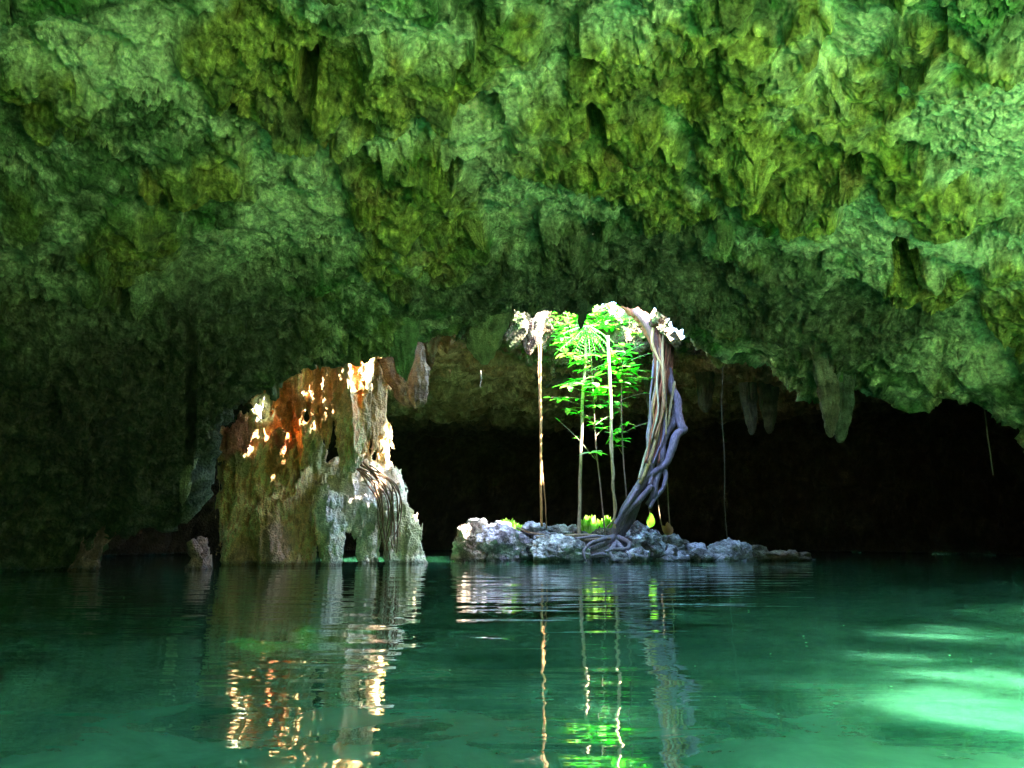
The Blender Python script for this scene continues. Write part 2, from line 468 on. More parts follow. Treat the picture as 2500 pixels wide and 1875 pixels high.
def build_near():
    px = np.concatenate([np.linspace(-1800, -100, 150, endpoint=False), np.arange(-100, 2600, QX), np.linspace(2600, 3600, 110)])
    t = np.linspace(0, 1, NR); nc = 46
    PX = np.broadcast_to(px, (NR, len(px))); L = lip(px)
    kk = np.exp(-(np.arange(-60, 61) / 30.0) ** 2); kk /= kk.sum()
    Ls = np.convolve(np.pad(L, 60, mode='edge'), kk, mode='valid')
    PY = -330 + (Ls[None] + 330) * t[:, None] + (L - Ls)[None] * smooth(.62, 1, t)[:, None]
    D = depth(PX, PY).reshape(PX.shape)
    V = at(PX, PY, D)
    # lip curls back and up behind
    u, yy, zz = ray(px, L)
    hd = np.stack([u, yy, 0 * u], 1); hd /= np.linalg.norm(hd, axis=1, keepdims=True)
    P0 = V[-1]; s = np.linspace(0, 1, nc)[1:]
    bk = 1.15 * np.sin(s * PI / 2); up = 1 - np.cos(s * PI / 2)
    curl = P0[None] + hd[None] * bk[:, None, None] + np.array([0, 0, 1.]) * ((4.75 - P0[:, 2])[None] * up[:, None])[..., None]
    V = np.concatenate([V, curl]).reshape(-1, 3)
    nj, ni = NR + nc - 1, len(px)
    Nn = grid_normals(V, nj, ni)
    cen = np.array([0, 4.0, 1.5])
    flip = np.sign(((cen - V) * Nn).sum(1).reshape(nj, ni)[:NR].sum()); Nn *= flip
    sx = np.concatenate([PX.ravel(), np.tile(px, nc - 1)]); sy = np.concatenate([PY.ravel(), np.tile(L, nc - 1) + 30])
    wq = np.stack([sx / 130, sy / 130, 0 * sx], 1)
    wx = 75 * fbm(wq, 4, 50); wy = 75 * fbm(wq, 4, 55)
    O = np.zeros(len(V)); Pp = np.zeros(len(V)); Gg = np.zeros(len(V))
    for e in ochre_e: O = np.maximum(O, smooth(1.18, .92, ell(sx, sy, e, wx, wy)))
    for e in pale_e: Pp = np.maximum(Pp, smooth(1.25, .8, ell(sx, sy, e, wx, wy)))
    for e in grey_e: Gg = np.maximum(Gg, smooth(1.4, .5, ell(sx, sy, e, wx, wy)))
    nn = fbm(V * 1.6, 4, 70)
    O2 = np.clip(O + smooth(.12, .25, nn) * .8 * (1 - Pp), 0, 1)
    wall = np.clip(1 - np.abs(Nn[:, 2]) * 1.5, 0, 1)
    wall = np.maximum(wall, smooth(750, 300, sx) * smooth(450, 800, sy))
    V2, cav, pit = rock_disp(V, Nn, O2, wall, 1.0, Pp)
    # pale skin lies a little higher (recessed), ochre forms stand proud
    V2 += Nn * (.10 * O2 - .03 * Pp)[:, None]
    for e in holes_e:
        q = ell(sx, sy, e, wx * .35 + 12 * fbm(V * 9, 2, 81), wy * .35 + 10 * fbm(V * 9, 2, 83))
        k = smooth(1.12, .78, q) * e[4]
        V2 += (-Nn * .5 + np.array([0, .5, 1.5]))  * k[:, None]
    Fq = grid_faces(nj, ni)
    # colour
    nb = fbm(V2 * 3.2, 4, 90); nf = fbm(V2 * 11, 3, 94)
    col = mixc(GREY[None] * 1.0, PALE * .95, smooth(-.15, .3, nb + .3 * nf))
    col = mixc(col, MOSS * 1.3, smooth(.05, .35, fbm(V2 * 2.2, 4, 97) + .2 * nf) * .75)
    col = mixc(col, PALE * (1 + .25 * nf[:, None]), Pp * .9)
    col = mixc(col, mixc(OCH[None] * .8, OCH * 1.7 + .04, smooth(-.1, .35, nf)), O * (.35 + .5 * smooth(-.25, .15, nb)))
    col = mixc(col, OCH * .9, (O2 - O).clip(0, 1) * .45)
    col = mixc(col, np.array([.50, .24, .10]), smooth(.2, .4, fbm(V2 * 1.9, 3, 96)) * O2 * .35)
    col = mixc(col, mixc(np.array([[.10, .11, .06]]), np.array([.25, .25, .17]), smooth(-.1, .3, nf)), Gg * .85)
    col = mixc(col, np.array([.16, .17, .09]), smooth(.18, .4, fbm(V2 * 1.3, 3, 99)) * .5)
    # brown rock low on the left wall, darkened to stand in for dim light
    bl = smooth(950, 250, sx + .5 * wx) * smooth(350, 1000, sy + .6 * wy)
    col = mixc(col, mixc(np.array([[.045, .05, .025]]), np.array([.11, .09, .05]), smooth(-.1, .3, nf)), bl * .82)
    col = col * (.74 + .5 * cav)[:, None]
    col = mixc(col, col * .35, pit * .8)  # pits darkened in the colour too, deepening their shade
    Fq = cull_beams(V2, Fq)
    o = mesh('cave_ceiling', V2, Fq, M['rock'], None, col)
    tag(o, kind='structure')
    return o

# ------------------------------------------------------------------ far chamber with the skylight shaft
HC = np.array([1.45, 12.6])
def build_far():
    ni = 1100; nS = 90; nR = 330
    phi = np.arange(ni) * 2 * PI / ni
    cx_, cy_ = np.cos(phi), np.sin(phi)
    # rim radius: left 1.45, right 1.45, back 2.0, front 2.1
    R = 1 / np.sqrt((cx_ / np.where(cx_ < 0, 1.45, 1.5)) ** 2 + (cy_ / np.where(cy_ > 0, 2.0, 2.0)) ** 2)
    q = np.stack([cx_ * 1.6, cy_ * 1.6, 0 * cx_], 1)
    dg = np.degrees(phi)
    R = R * (1 + .20 * fbm(q, 3, 7)) * (1 + 1.0 * np.exp(-((dg - 218) / 22) ** 2) * .65 + .40 * np.exp(-((dg - 295) / 28) ** 2))  # unseen lobes added to the hole so more light gets in
    rows = []
    for k in np.linspace(0, 1, nS):          # shaft wall from the top down to the rim
        z = 4.05 + (1 - k) * 1.55 * (.30 + .70 * smooth(-.35, .4, cy_) * smooth(.75, .2, cx_))
        f = 1 + .10 * (1 - k) * np.sin(3 * phi) - .22 * k * (1 - k) * 2 + .02 * (1 - k)
        rr = R * f * (1.12 - .12 * k)
        rows.append(np.stack([HC[0] + rr * cx_, HC[1] + rr * cy_, z + 0 * phi], 1))
    tt = np.linspace(0, 1, nR + 1)[1:] ** 1.25
    for k in tt:
        rr = R + k * (12.6 - R)
        z = 4.05 - .03 * (rr - R) - .5 * smooth(3, 9, rr) * (cy_ > -5) + 0 * rr
        z = z - 7.5 * smooth(8.6, 12.4, rr) ** 1.2
        rows.append(np.stack([HC[0] + rr * cx_, HC[1] + rr * cy_, z], 1))
    V = np.concatenate(rows); nj = nS + nR
    Nn = grid_normals(V, nj, ni, True)
    c0 = np.array([HC[0], HC[1], 1.5]); s_ = np.sign(((c0 - V) * Nn).sum(1)[-ni * 200:].sum()); Nn *= s_
    inshaft = np.concatenate([np.ones(nS * ni), np.zeros(nR * ni)])
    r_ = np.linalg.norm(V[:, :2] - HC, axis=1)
    lum = smooth(-.1, .3, fbm(V * 1.2, 3, 14))
    Fq = grid_faces(nj, ni, True)
    c = V[Fq].mean(1)
    keep = ~((c[:, 1] < 9.3) & (c[:, 0] < 6.4))
    keep &= ~((c[:, 1] < 10.2) & (c[:, 0] < .6) & (c[:, 0] > -8) & (c[:, 2] < 3.6))
    used, Fq = compact(V, Fq[keep])
    V, Nn, inshaft, r_, lum = V[used], Nn[used], inshaft[used], r_[used], lum[used]
    V2, cav, pit = rock_disp(V, Nn, .45 * lum, np.clip(1 - np.abs(Nn[:, 2]), 0, 1), 1.0)
    # terraces running across the far ceiling
    V2[:, 2] -= .12 * smooth(-.05, .05, np.sin(V[:, 1] * 2.6 + 2.5 * fbm(V * .8, 2, 18))) * (1 - inshaft)
    nb = fbm(V2 * 2.5, 4, 110); nf = fbm(V2 * 9, 3, 114)
    base = mixc(np.array([[.32, .16, .08]]), np.array([.62, .38, .22]), smooth(-.2, .3, nb + .3 * nf))
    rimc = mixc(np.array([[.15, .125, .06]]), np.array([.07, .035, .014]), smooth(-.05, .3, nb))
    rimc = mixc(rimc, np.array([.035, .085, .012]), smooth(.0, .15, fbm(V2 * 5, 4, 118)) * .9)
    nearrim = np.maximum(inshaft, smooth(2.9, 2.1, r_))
    base = mixc(base, base * .12, smooth(5.2, 8.2, r_))  # colour darkened away from the skylight, standing in for unlit gloom
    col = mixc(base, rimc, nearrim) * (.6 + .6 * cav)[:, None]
    Fq = cull_beams(V2, Fq, 2.9)
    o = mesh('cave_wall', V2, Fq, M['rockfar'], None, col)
    tag(o, kind='structure'); return o

# ------------------------------------------------------------------ roof around and behind the camera, with the open mouth
MOUTH = np.array([(2.3,-3.2),(3.7,-1.6),(4.9,.1),(6.2,1.6),(7.1,2.8),(9.5,4.2),(10,-9),(2.2,-9),(1.6,-6.0)])
def in_poly(P, poly):
    x, y = P[:, 0], P[:, 1]; r = np.zeros(len(P), bool); j = len(poly) - 1
    for i in range(len(poly)):
        xi, yi = poly[i]; xj, yj = poly[j]
        r ^= ((yi > y) != (yj > y)) & (x < (xj - xi) * (y - yi) / (yj - yi + 1e-12) + xi)
        j = i
    return r
def build_roof():
    ni = 700; nR = 230
    phi = np.arange(ni) * 2 * PI / ni
    rows = []
    for r in np.linspace(.02, 9.2, nR):
        rx, ry = r * np.cos(phi), r * np.sin(phi)
        z = 4.15 - 2.1 * np.exp(-((rx - 1.15 - .25 * ry) / .75) ** 2) * smooth(2.6, 1.2, ry)  # unseen hanging ridge added to shade the left side from the mouth
        z = z - (z + .85) * smooth(7.0, 9.2, r)
        rows.append(np.stack([r * np.cos(phi), r * np.sin(phi), z], 1))
    V = np.concatenate(rows); Nn = grid_normals(V, nR, ni, True)
    c0 = np.array([0, 0, 1.]); Nn *= np.sign(((c0 - V) * Nn).sum(1)[-ni * 100:].sum())
    V2, cav, pit = rock_disp(V, Nn, .5 * smooth(-.1, .3, fbm(V * 1.2, 3, 14)), np.clip(1 - np.abs(Nn[:, 2]), 0, 1), .9)
    nb = fbm(V2 * 2.5, 3, 120)
    col = mixc(PALE[None] * 1., MOSS * 1.4, smooth(-.1, .3, nb)) * (.6 + .5 * cav)[:, None]
    Fq = grid_faces(nR, ni, True)
    c = V2[Fq].mean(1)
    az = np.degrees(np.arctan2(c[:, 0], c[:, 1])); r = np.linalg.norm(c[:, :2], axis=1)
    keep = ~((c[:, 1] > 3.9) & (az > -57) & (az < 50))
    keep &= ~((r > 7.4) & (c[:, 1] > 0) & (az > -50) & (az < 50))
    jit = c[:, :2] + 2.0 * np.stack([fbm(c * 2.6, 4, 3, gain=.7), fbm(c * 2.6, 4, 4, gain=.7)], 1)
    keep &= ~(in_poly(jit, MOUTH) & (c[:, 2] > 1.3))
    o = mesh('cave_roof', V2, Fq[keep], M['rock'], None, col)
    tag(o, kind='structure'); return o

def build_sky_blocker():
    """green wall added unseen behind the camera to block low sky and bounce light"""
    ni, nj = 200, 40
    a = np.radians(np.linspace(62, 215, ni))
    rows = []
    for k in np.linspace(0, 1, nj):
        r = 11.0 + 1.5 * k
        rows.append(np.stack([r * np.sin(a), r * np.cos(a), np.full(ni, -.5 + 6.3 * k)], 1))
    V = np.concatenate(rows); Nn = -np.stack([V[:, 0], V[:, 1], 0 * V[:, 0]], 1) / 10
    d = .9 * fbm(V * .6, 3, 3) + .35 * fbm(V * 2.4, 3, 8)
    V2 = V + Nn * d[:, None]
    V2[:, 2] += .5 * fbm(V * 1.2, 2, 9) * (V[:, 2] > 2)
    col = mixc(np.array([[.09, .20, .035]]), np.array([.30, .34, .12]), smooth(.05, .3, fbm(V * 1.4, 3, 12)))
    o = mesh('sky_blocker', V2, grid_faces(nj, ni), M['rock'], None, col); tag(o, kind='structure')

# ------------------------------------------------------------------ water and bed
def water_grid():
    x = np.linspace(-12, 15, 136); y = np.linspace(-11, 25, 181)
    X, Y = np.meshgrid(x, y); V = np.stack([X.ravel(), Y.ravel(), 0 * X.ravel()], 1)
    Fq = grid_faces(181, 136); c = V[Fq].mean(1)
    k = (np.hypot(c[:, 0] - HC[0], c[:, 1] - HC[1]) < 10.3) | (np.hypot(c[:, 0], c[:, 1]) < 8.9)
    used, Fq = compact(V, Fq[k]); return V[used], Fq
def build_water():
    m, nt, out = new_mat('cenote_water'); L = nt.links.new
    g = N(nt, 'ShaderNodeNewGeometry')
    mp = N(nt, 'ShaderNodeMapping'); mp.inputs['Scale'].default_value = (.55, 1.6, 1); L(g.outputs['Position'], mp.inputs[0])
    n1 = N(nt, 'ShaderNodeTexNoise', i_Scale=1.6, i_Detail=2.0, i_Roughness=.45, i_Distortion=.3); L(mp.outputs[0], n1.inputs['Vector'])
    n2 = N(nt, 'ShaderNodeTexNoise', i_Scale=7.0, i_Detail=2.0, i_Roughness=.5); L(mp.outputs[0], n2.inputs['Vector'])
    ad = N(nt, 'ShaderNodeMath', operation='MULTIPLY_ADD'); L(n2.outputs['Fac'], ad.inputs[0]); ad.inputs[1].default_value = .10; L(n1.outputs['Fac'], ad.inputs[2])
    bp = N(nt, 'ShaderNodeBump', i_Strength=1.0, i_Distance=.014); L(ad.outputs[0], bp.inputs['Height'])
    fr = N(nt, 'ShaderNodeFresnel', i_IOR=1.333); L(bp.outputs[0], fr.inputs['Normal'])
    gl = N(nt, 'ShaderNodeBsdfGlossy', i_Roughness=.015); gl.inputs['Color'].default_value = (1, 1, 1, 1); L(bp.outputs[0], gl.inputs['Normal'])
    tr = N(nt, 'ShaderNodeBsdfTransparent'); tr.inputs[0].default_value = (.34, .85, .44, 1)
    n3 = N(nt, 'ShaderNodeTexNoise', i_Scale=2.2, i_Detail=8.0, i_Roughness=.68, i_Distortion=.8); L(g.outputs['Position'], n3.inputs['Vector'])
    cr = N(nt, 'ShaderNodeMixRGB'); cr.inputs[1].default_value = WCOL_A; cr.inputs[2].default_value = WCOL_B
    mr = N(nt, 'ShaderNodeMapRange'); mr.inputs[1].default_value = .36; mr.inputs[2].default_value = .66; L(n3.outputs['Fac'], mr.inputs[0]); L(mr.outputs[0], cr.inputs[0])
    df = N(nt, 'ShaderNodeBsdfPrincipled', i_Roughness=1.0, subsurface_method='BURLEY'); L(cr.outputs[0], df.inputs[0])
    df.inputs['Specular IOR Level'].default_value = 0; df.inputs['Subsurface Weight'].default_value = 1
    df.inputs['Subsurface Radius'].default_value = (.8, 1, .8); df.inputs['Subsurface Scale'].default_value = .7
    m1 = N(nt, 'ShaderNodeMixShader'); m1.inputs[0].default_value = .76; L(tr.outputs[0], m1.inputs[1]); L(df.outputs[0], m1.inputs[2])
    m2 = N(nt, 'ShaderNodeMixShader'); L(fr.outputs[0], m2.inputs[0]); L(m1.outputs[0], m2.inputs[1]); L(gl.outputs[0], m2.inputs[2])
    L(m2.outputs[0], out.inputs[0])
    s = 40
    o = mesh('water', *water_grid(), m, smooth_shade=False)
    tag(o, kind='structure')
    # bed of pale silt
    x = np.linspace(-16, 18, 240); y = np.linspace(-12, 28, 280)
    X, Y = np.meshgrid(x, y); V = np.stack([X.ravel(), Y.ravel(), 0 * X.ravel()], 1)
    sh = smooth(4.6, 1.6, np.hypot((V[:, 0] - 3.3) / 1.0, (V[:, 1] + 1.9) / 1.2) + .5 * fbm(V * .6, 2, 6))  # unseen shoal added under the mouth to bounce sunlight onto the ceiling
    V[:, 2] = -1.5 + .5 * fbm(V * .35, 3, 2) + .16 * fbm(V * 2, 3, 5) + 1.8 * sh
    col = mixc(np.array([[.54, .66, .26]]), np.array([.22, .36, .12]), smooth(-.1, .2, fbm(V * 1.8, 5, 8)))
    o = mesh('ground', V, grid_faces(280, 240), M['rockfar'], None, col); tag(o, kind='structure')
# ================================================================== THINGS
# ------------------------------------------------------------------ the flowstone column on the left
def caps(F, X, Y, Z, a, b, ra, rb, k):
    a = np.array(a); b = np.array(b); d = b - a; L2 = float(d @ d) + 1e-9
    t = np.clip(((X - a[0]) * d[0] + (Y - a[1]) * d[1] + (Z - a[2]) * d[2]) / L2, 0, 1)
    q = np.sqrt((X - a[0] - t * d[0]) ** 2 + (Y - a[1] - t * d[1]) ** 2 + (Z - a[2] - t * d[2]) ** 2) - (ra + t * (rb - ra))
    if F is None: return q
    h = np.clip(.5 + .5 * (F - q) / k, 0, 1)
    return F + (q - F) * h - k * h * (1 - h)

def sdf_object(name, segs, lo, hi, h, mat, colfn, parent=None, k=.06, amp=1.0, vertical=1.0, cuts=(), cellz=.35):
    lo = np.array(lo); hi = np.array(hi)
    n = np.ceil((hi - lo) / h).astype(int)
    ax = [lo[i] + h * np.arange(n[i]) for i in range(3)]
    X, Y, Z = np.meshgrid(*[a.astype(F32) for a in ax], indexing='ij')
    Fv = None
    for s in segs:
        (x1, y1, D1, r1, x2, y2, D2, r2) = s[:8]
        kk = s[8] if len(s) > 8 else k
        Fv = caps(Fv, X, Y, Z, at(x1, y1, D1), at(x2, y2, D2), r1 * D1 / FPX, r2 * D2 / FPX, kk)
    band = np.abs(Fv) < .27
    P = np.stack([X[band], Y[band], Z[band]], 1)
    wv = P + .05 * np.stack([perlin(P * 5, 131), perlin(P * 5, 132), perlin(P * 5, 133)], 1)
    fl = fbm(wv * np.array([8, 8, 1.6]), 4, 141, ridged=True)
    big = fbm(P * 2.6, 3, 144)
    f1, f2, cc = worley(wv * np.array([8, 8, 8 * cellz]), 147)
    fo = fbm(wv * np.array([3.6, 3.6, .7]), 2, 151, ridged=True)
    d = .15 * (fo - .45) * vertical + .11 * (fl - .35) * vertical + .09 * big + .05 * (.5 - f1) + .03 * fbm(P * 20, 3, 149, ridged=True)
    Fv[band] -= (d * amp).astype(F32)
    wob = np.zeros_like(Fv); wob[band] = .12 * fbm(P * np.array([8, 8, 3.0]), 3, 171)
    for s in cuts:
        (x1, y1, D1, r1, x2, y2, D2, r2) = s
        q = caps(None, X, Y, Z, at(x1, y1, D1), at(x2, y2, D2), r1 * D1 / FPX, r2 * D2 / FPX, k) + wob
        kk = .05; hh = np.clip(.5 - .5 * (Fv + q) / kk, 0, 1)
        Fv = Fv + (-q - Fv) * hh + kk * hh * (1 - hh)
    V, Q = surface_nets(Fv, lo, h)
    V[:, 2] += 0
    # fine relief on the surface itself
    col = colfn(V)
    o = mesh(name, V, Q, mat, parent, col)
    return o

def pxof(V):
    """photo pixel of a world point, used to place the mineral stains"""
    x, y, z = V[:, 0], V[:, 1], V[:, 2] - CAMZ
    f = cp * y + sp * z; u = -sp * y + cp * z
    return CX + FPX * x / f, CY - FPX * u / f

def col_column(V):
    x, y = pxof(V)
    wq = V * 2.5
    x = x + 22 * fbm(wq, 3, 201); y = y + 22 * fbm(wq, 3, 205)
    nb = fbm(V * 4, 3, 210); nf = fbm(V * np.array([18, 18, 4]), 3, 214, ridged=True)
    tan = np.array([.88, .58, .27])
    c = mixc(np.array([[.52, .28, .12]]), tan, smooth(.15, .7, nf))
    c = mixc(c, np.array([.78, .68, .54]), smooth(760, 800, x) * smooth(1080, 1180, y))
    def pat(cx, cy, rx, ry, rgb, k=1.0):
        nonlocal c
        c = mixc(c, np.array(rgb), smooth(1.2, .75, np.sqrt(((x - cx) / rx) ** 2 + ((y - cy) / ry) ** 2)) * k)
    pat(575, 1070, 45, 60, (.36, .13, .10), .9); pat(690, 1075, 32, 30, (.52, .13, .07), .95)
    pat(700, 1010, 40, 70, (.55, .21, .05), .9); pat(675, 1130, 25, 35, (.55, .24, .07), .8)
    pat(790, 960, 45, 90, (.42, .24, .09), .7); pat(865, 930, 30, 100, (.62, .27, .08), .8); pat(850, 960, 12, 100, (.75, .62, .38), .8)
    pat(640, 1000, 26, 35, (.85, .82, .62), .95); pat(670, 1330, 45, 55, (.52, .30, .24), .85)
    pat(775, 1110, 26, 55, (.22, .34, .14), .7); pat(590, 1130, 26, 30, (.14, .22, .09), .7)
    pat(830, 1170, 50, 40, (.30, .36, .12), .6); pat(1000, 1300, 26, 80, (.30, .38, .14), .6); pat(760, 1180, 24, 40, (.34, .34, .14), .5)
    pat(800, 1250, 36, 60, (.70, .66, .64), .9); pat(880, 1230, 50, 60, (.64, .60, .58), .8); pat(950, 1180, 26, 30, (.42, .26, .12), .6)
    pat(920, 1000, 30, 110, (.30, .25, .13), .8); pat(600, 1350, 40, 40, (.35, .18, .10), .5)
    c = c * (1.22 + .45 * nb)[:, None] * np.array([1.06, 1.0, .9])
    return np.clip(c, 0.01, .9)

def build_column():
    S = [(588,1400,11.2,34, 598,1150,11.3,46), (650,1400,11.5,46, 640,1110,11.4,58), (697,1400,11.1,34, 668,1270,11.1,44),
     (565,1085,11.1,34, 612,1055,11.2,40), (628,1060,11.3,30, 640,1000,11.3,11), (640,1000,11.3,11, 647,974,11.3,5), (632,1000,11.3,8, 622,984,11.3,4),
     (690,1110,11.5,46, 700,960,11.6,42), (700,960,11.6,40, 720,870,11.5,46), (688,1078,11.0,24, 684,1110,11.1,16),
     (745,1120,11.2,14, 757,1030,11.2,30), (757,1030,11.2,26, 770,900,11.4,40), (700,1210,11.5,60, 740,1110,11.7,46),
     (850,1135,11.0,8, 856,1050,11.0,28), (856,1050,11.0,28, 868,870,11.1,40), (868,870,11.1,40, 890,760,11.,70), (820,1090,11.1,10, 826,960,11.1,26),(826,960,11.1,26, 830,860,11.2,40),
     (790,1010,11.3,14, 795,880,11.4,46), (736,978,11.1,5, 728,900,11.1,22), (752,970,11.0,5, 760,905,11.1,14), (720,870,11.5,56, 860,820,11.3,70),
     (780,1195,11.7,44, 850,1180,11.8,52), (850,1180,11.8,52, 925,1200,11.9,50), (925,1200,11.9,48, 985,1300,12.0,30), (985,1300,12.0,30, 1004,1400,12.0,22),
     (1000,1290,11.9,10, 1018,1400,11.9,12),
     (798,1230,11.2,34, 806,1290,11.2,27), (806,1290,11.2,27, 806,1400,11.2,25), (748,1260,11.4,30, 742,1400,11.4,26), (770,1330,11.7,6, 765,1400,11.7,10),
     (860,1240,11.5,26, 838,1285,11.4,9), (888,1230,11.6,22, 866,1300,11.5,8), (880,1245,11.6,14,850,1300,11.5,7),
     (905,1235,11.8,20, 900,1400,11.8,19), (948,1245,11.9,22, 955,1400,11.9,20), (925,1240,11.9,8, 928,1390,11.9,8),
     (905,1180,12.2,9, 900,1030,12.2,17), (900,1030,12.2,17, 915,930,12.1,24), (915,930,12.1,24, 920,820,12,46),
     (942,1170,12.3,7, 930,1060,12.3,10), (930,1060,12.3,12, 912,960,12.2,16)]
    slots = []
    def slot(x0, y0, x1, y1, r0, r1, Da=10.6, Db=12.7):
        n = max(2, int(abs(y1 - y0) / (.8 * max(r0, r1))) + 2)
        for t in np.linspace(0, 1, n):
            x, y, r = x0 + (x1 - x0) * t, y0 + (y1 - y0) * t, r0 + (r1 - r0) * t
            slots.append((x, y, Da, r, x + 2, y, Db, r * 1.15))
    slot(846, 1306, 852, 1400, 8, 23); slot(930, 1312, 933, 1400, 3, 9); slot(777, 1335, 774, 1400, 3, 10)
    slot(903, 1045, 910, 1120, 3, 9, 11.6); slot(668, 915, 662, 1005, 14, 5); slot(748, 985, 745, 1025, 4, 9); slot(815, 1030, 812, 1110, 3, 7)
    slot(640, 1400, 610, 1375, 12, 9, 10.6, 11.15)
    lo = at(500, 1400, 11.2); hi = at(1080, 700, 12.6)
    return sdf_object('flowstone_column', S, (lo[0] - .1, 10.35, -.25), (hi[0] + .1, 12.9, 3.75), COLH, M['flow'], col_column, k=.035,
        cuts=slots)

# ------------------------------------------------------------------ stalactites
def stalactite(px, pyr, pyt, w, D, label, cat='stalactite', rgb=None, rgb2=None, flat=.75, lean=0, group=None, knob=0, flute=1.0, name='stalactite', mat='flow', tip=.12, pw=.8):
    """hangs from (px, pyr) to a tip at (px+lean, pyt); w = width at the root in photo pixels"""
    A = at(px, pyr, D); B = at(px + lean, pyt, D)
    H = A[2] - B[2]; W = w * D / FPX / 2
    sd = int(px * 7 + pyt) % 9973
    up = .5 * H + .1
    zz = np.concatenate([np.linspace(-up, 0, 12, endpoint=False), np.linspace(0, H, 110)])
    na = 96; th = np.arange(na) * 2 * PI / na
    t = np.clip(zz / H, 0, 1)
    R = W * ((1 - t) ** pw * (1 - tip) + tip * np.sqrt(np.clip(1 - t ** 6, 0, 1)))
    R = np.where(zz < 0, W * (1 + .25 * (-zz / up)), R)
    V = np.stack([A[0] + (B[0] - A[0]) * t[:, None] + R[:, None] * np.cos(th) , A[1] + flat * R[:, None] * np.sin(th), (A[2] - zz)[:, None] + 0 * th], -1).reshape(-1, 3)
    Nn = np.stack([np.cos(th), np.sin(th), 0 * th], 1)[None].repeat(len(zz), 0).reshape(-1, 3)
    T = np.repeat(t, na)
    q = np.stack([V[:, 0] / W * 1.1 + sd, V[:, 1] / W * 1.1, V[:, 2] / W * .35], 1)
    d = .55 * W * fbm(q, 3, sd) * (.35 + .65 * (1 - T))
    d += .30 * W * flute * (fbm(np.stack([np.tile(np.cos(th), len(zz)) * 2.6 + sd, np.tile(np.sin(th), len(zz)) * 2.6, V[:, 2] * 1.2], 1), 3, sd + 3, ridged=True) - .45) * (1 - .6 * T)
    f1, f2, cc = worley(V * np.array([11, 11, 7]), sd % 50)
    d += .028 * (.5 - f1) + .012 * fbm(V * 30, 2, 6)
    d = d * min(1, W / .05)
    V2 = V + Nn * d[:, None]
    V2[:, 2] += .25 * W * fbm(q * 1.7, 2, sd + 9) * (T > 0)
    V2[:, 0] += .35 * W * fbm(np.stack([V[:, 2] * 3, 0 * T + sd, 0 * T], 1), 2, sd + 5) * T
    rgb = np.array([.34, .36, .14] if rgb is None else rgb); rgb2 = rgb * .55 if rgb2 is None else np.array(rgb2)
    col = mixc(rgb2[None], rgb, smooth(-.25, .3, fbm(V * 5, 3, 33) + .4 * fbm(V * np.array([22, 22, 5]), 2, 37)))
    Fq = grid_faces(len(zz), na, True).tolist() + [[(len(zz) - 1) * na + i for i in range(na)]]
    o = mesh(name, V2, Fq, M[mat], None, col)
    centre(o)
    return tag(o, label, cat, group)

# ------------------------------------------------------------------ boulders
def ico(n):
    import bmesh
    bm = bmesh.new(); bmesh.ops.create_icosphere(bm, subdivisions=n, radius=1)
    V = np.array([v.co[:] for v in bm.verts]); Fq = np.array([[v.index for v in f.verts] for f in bm.faces]); bm.free()
    return V, Fq
_ico = {}
def boulder(px, pyt, pyb, w, D, label, group=None, sub=5, rgb=(.50, .49, .47), rgb2=(.24, .23, .23), dep=.8, tilt=0., sq=.8, name='boulder', cat='rock', rough=1.0, karst=1.0):
    """boulder seen between rows pyt..pyb and w pixels wide, D metres ahead"""
    if sub not in _ico: _ico[sub] = ico(sub)
    U, Fq = _ico[sub]
    top = at(px, pyt, D); bot = at(px, pyb, D); H = top[2] - bot[2]; W = w * D / FPX
    sd = int(px * 3 + pyt) % 997
    n = U * 1.0
    # squarish faceted body
    g = np.random.default_rng(sd)
    d = np.ones(len(U)) * 9
    for k in range(13):
        a = g.normal(size=3); a /= np.linalg.norm(a)
        d = np.minimum(d, (g.uniform(.72, 1.0)) / np.maximum(U @ a, .12))
    d = np.minimum(d, 1.25)
    V = U * d[:, None]
    V = V + U * (.16 * fbm(U * 1.3 + sd, 3, sd))[:, None]
    V[:, 2] = (V[:, 2] - V[:, 2].min()) / (np.ptp(V[:, 2])) - .5
    V[:, 0] /= np.ptp(V[:, 0]); V[:, 1] /= np.ptp(V[:, 1])
    S = np.array([W, W * dep, H * 1.25])
    V = V * S
    ca, sa = math.cos(tilt), math.sin(tilt)
    x, z = V[:, 0] * ca - V[:, 2] * sa, V[:, 0] * sa + V[:, 2] * ca
    V[:, 0] = x; V[:, 2] = z * 1.0
    P = V + [px * .01, 0, sd]
    Nn = U
    f1, f2, cc = worley(P * 15, 61); g1, g2, gc = worley(P * 34, 62)
    dd = .045 * (.5 - f1) + .07 * fbm(P * 4.5, 4, 63, ridged=True) - .05 * smooth(.4, .1, g1) * karst * (gc > .4) + .014 * fbm(P * 40, 2, 66)
    V = V + Nn * (dd * rough * min(1, W / .5))[:, None]
    col = mixc(np.array([rgb2]), np.array(rgb), smooth(-.2, .25, fbm(P * 6, 4, 67) + .25 * (.5 - g1)))
    col = col * (1 - .65 * smooth(.35, .1, g1) * karst * (gc > .4))[:, None]
    o = mesh(name, V, Fq, M['boulder'], None, col)
    o.location = [float(top[0]), float(top[1]), float((top[2] + bot[2]) / 2 - H * .125)]
    return tag(o, label, cat, group)

def sheet_rgb(r, g, b): return np.array([r, g, b], float)
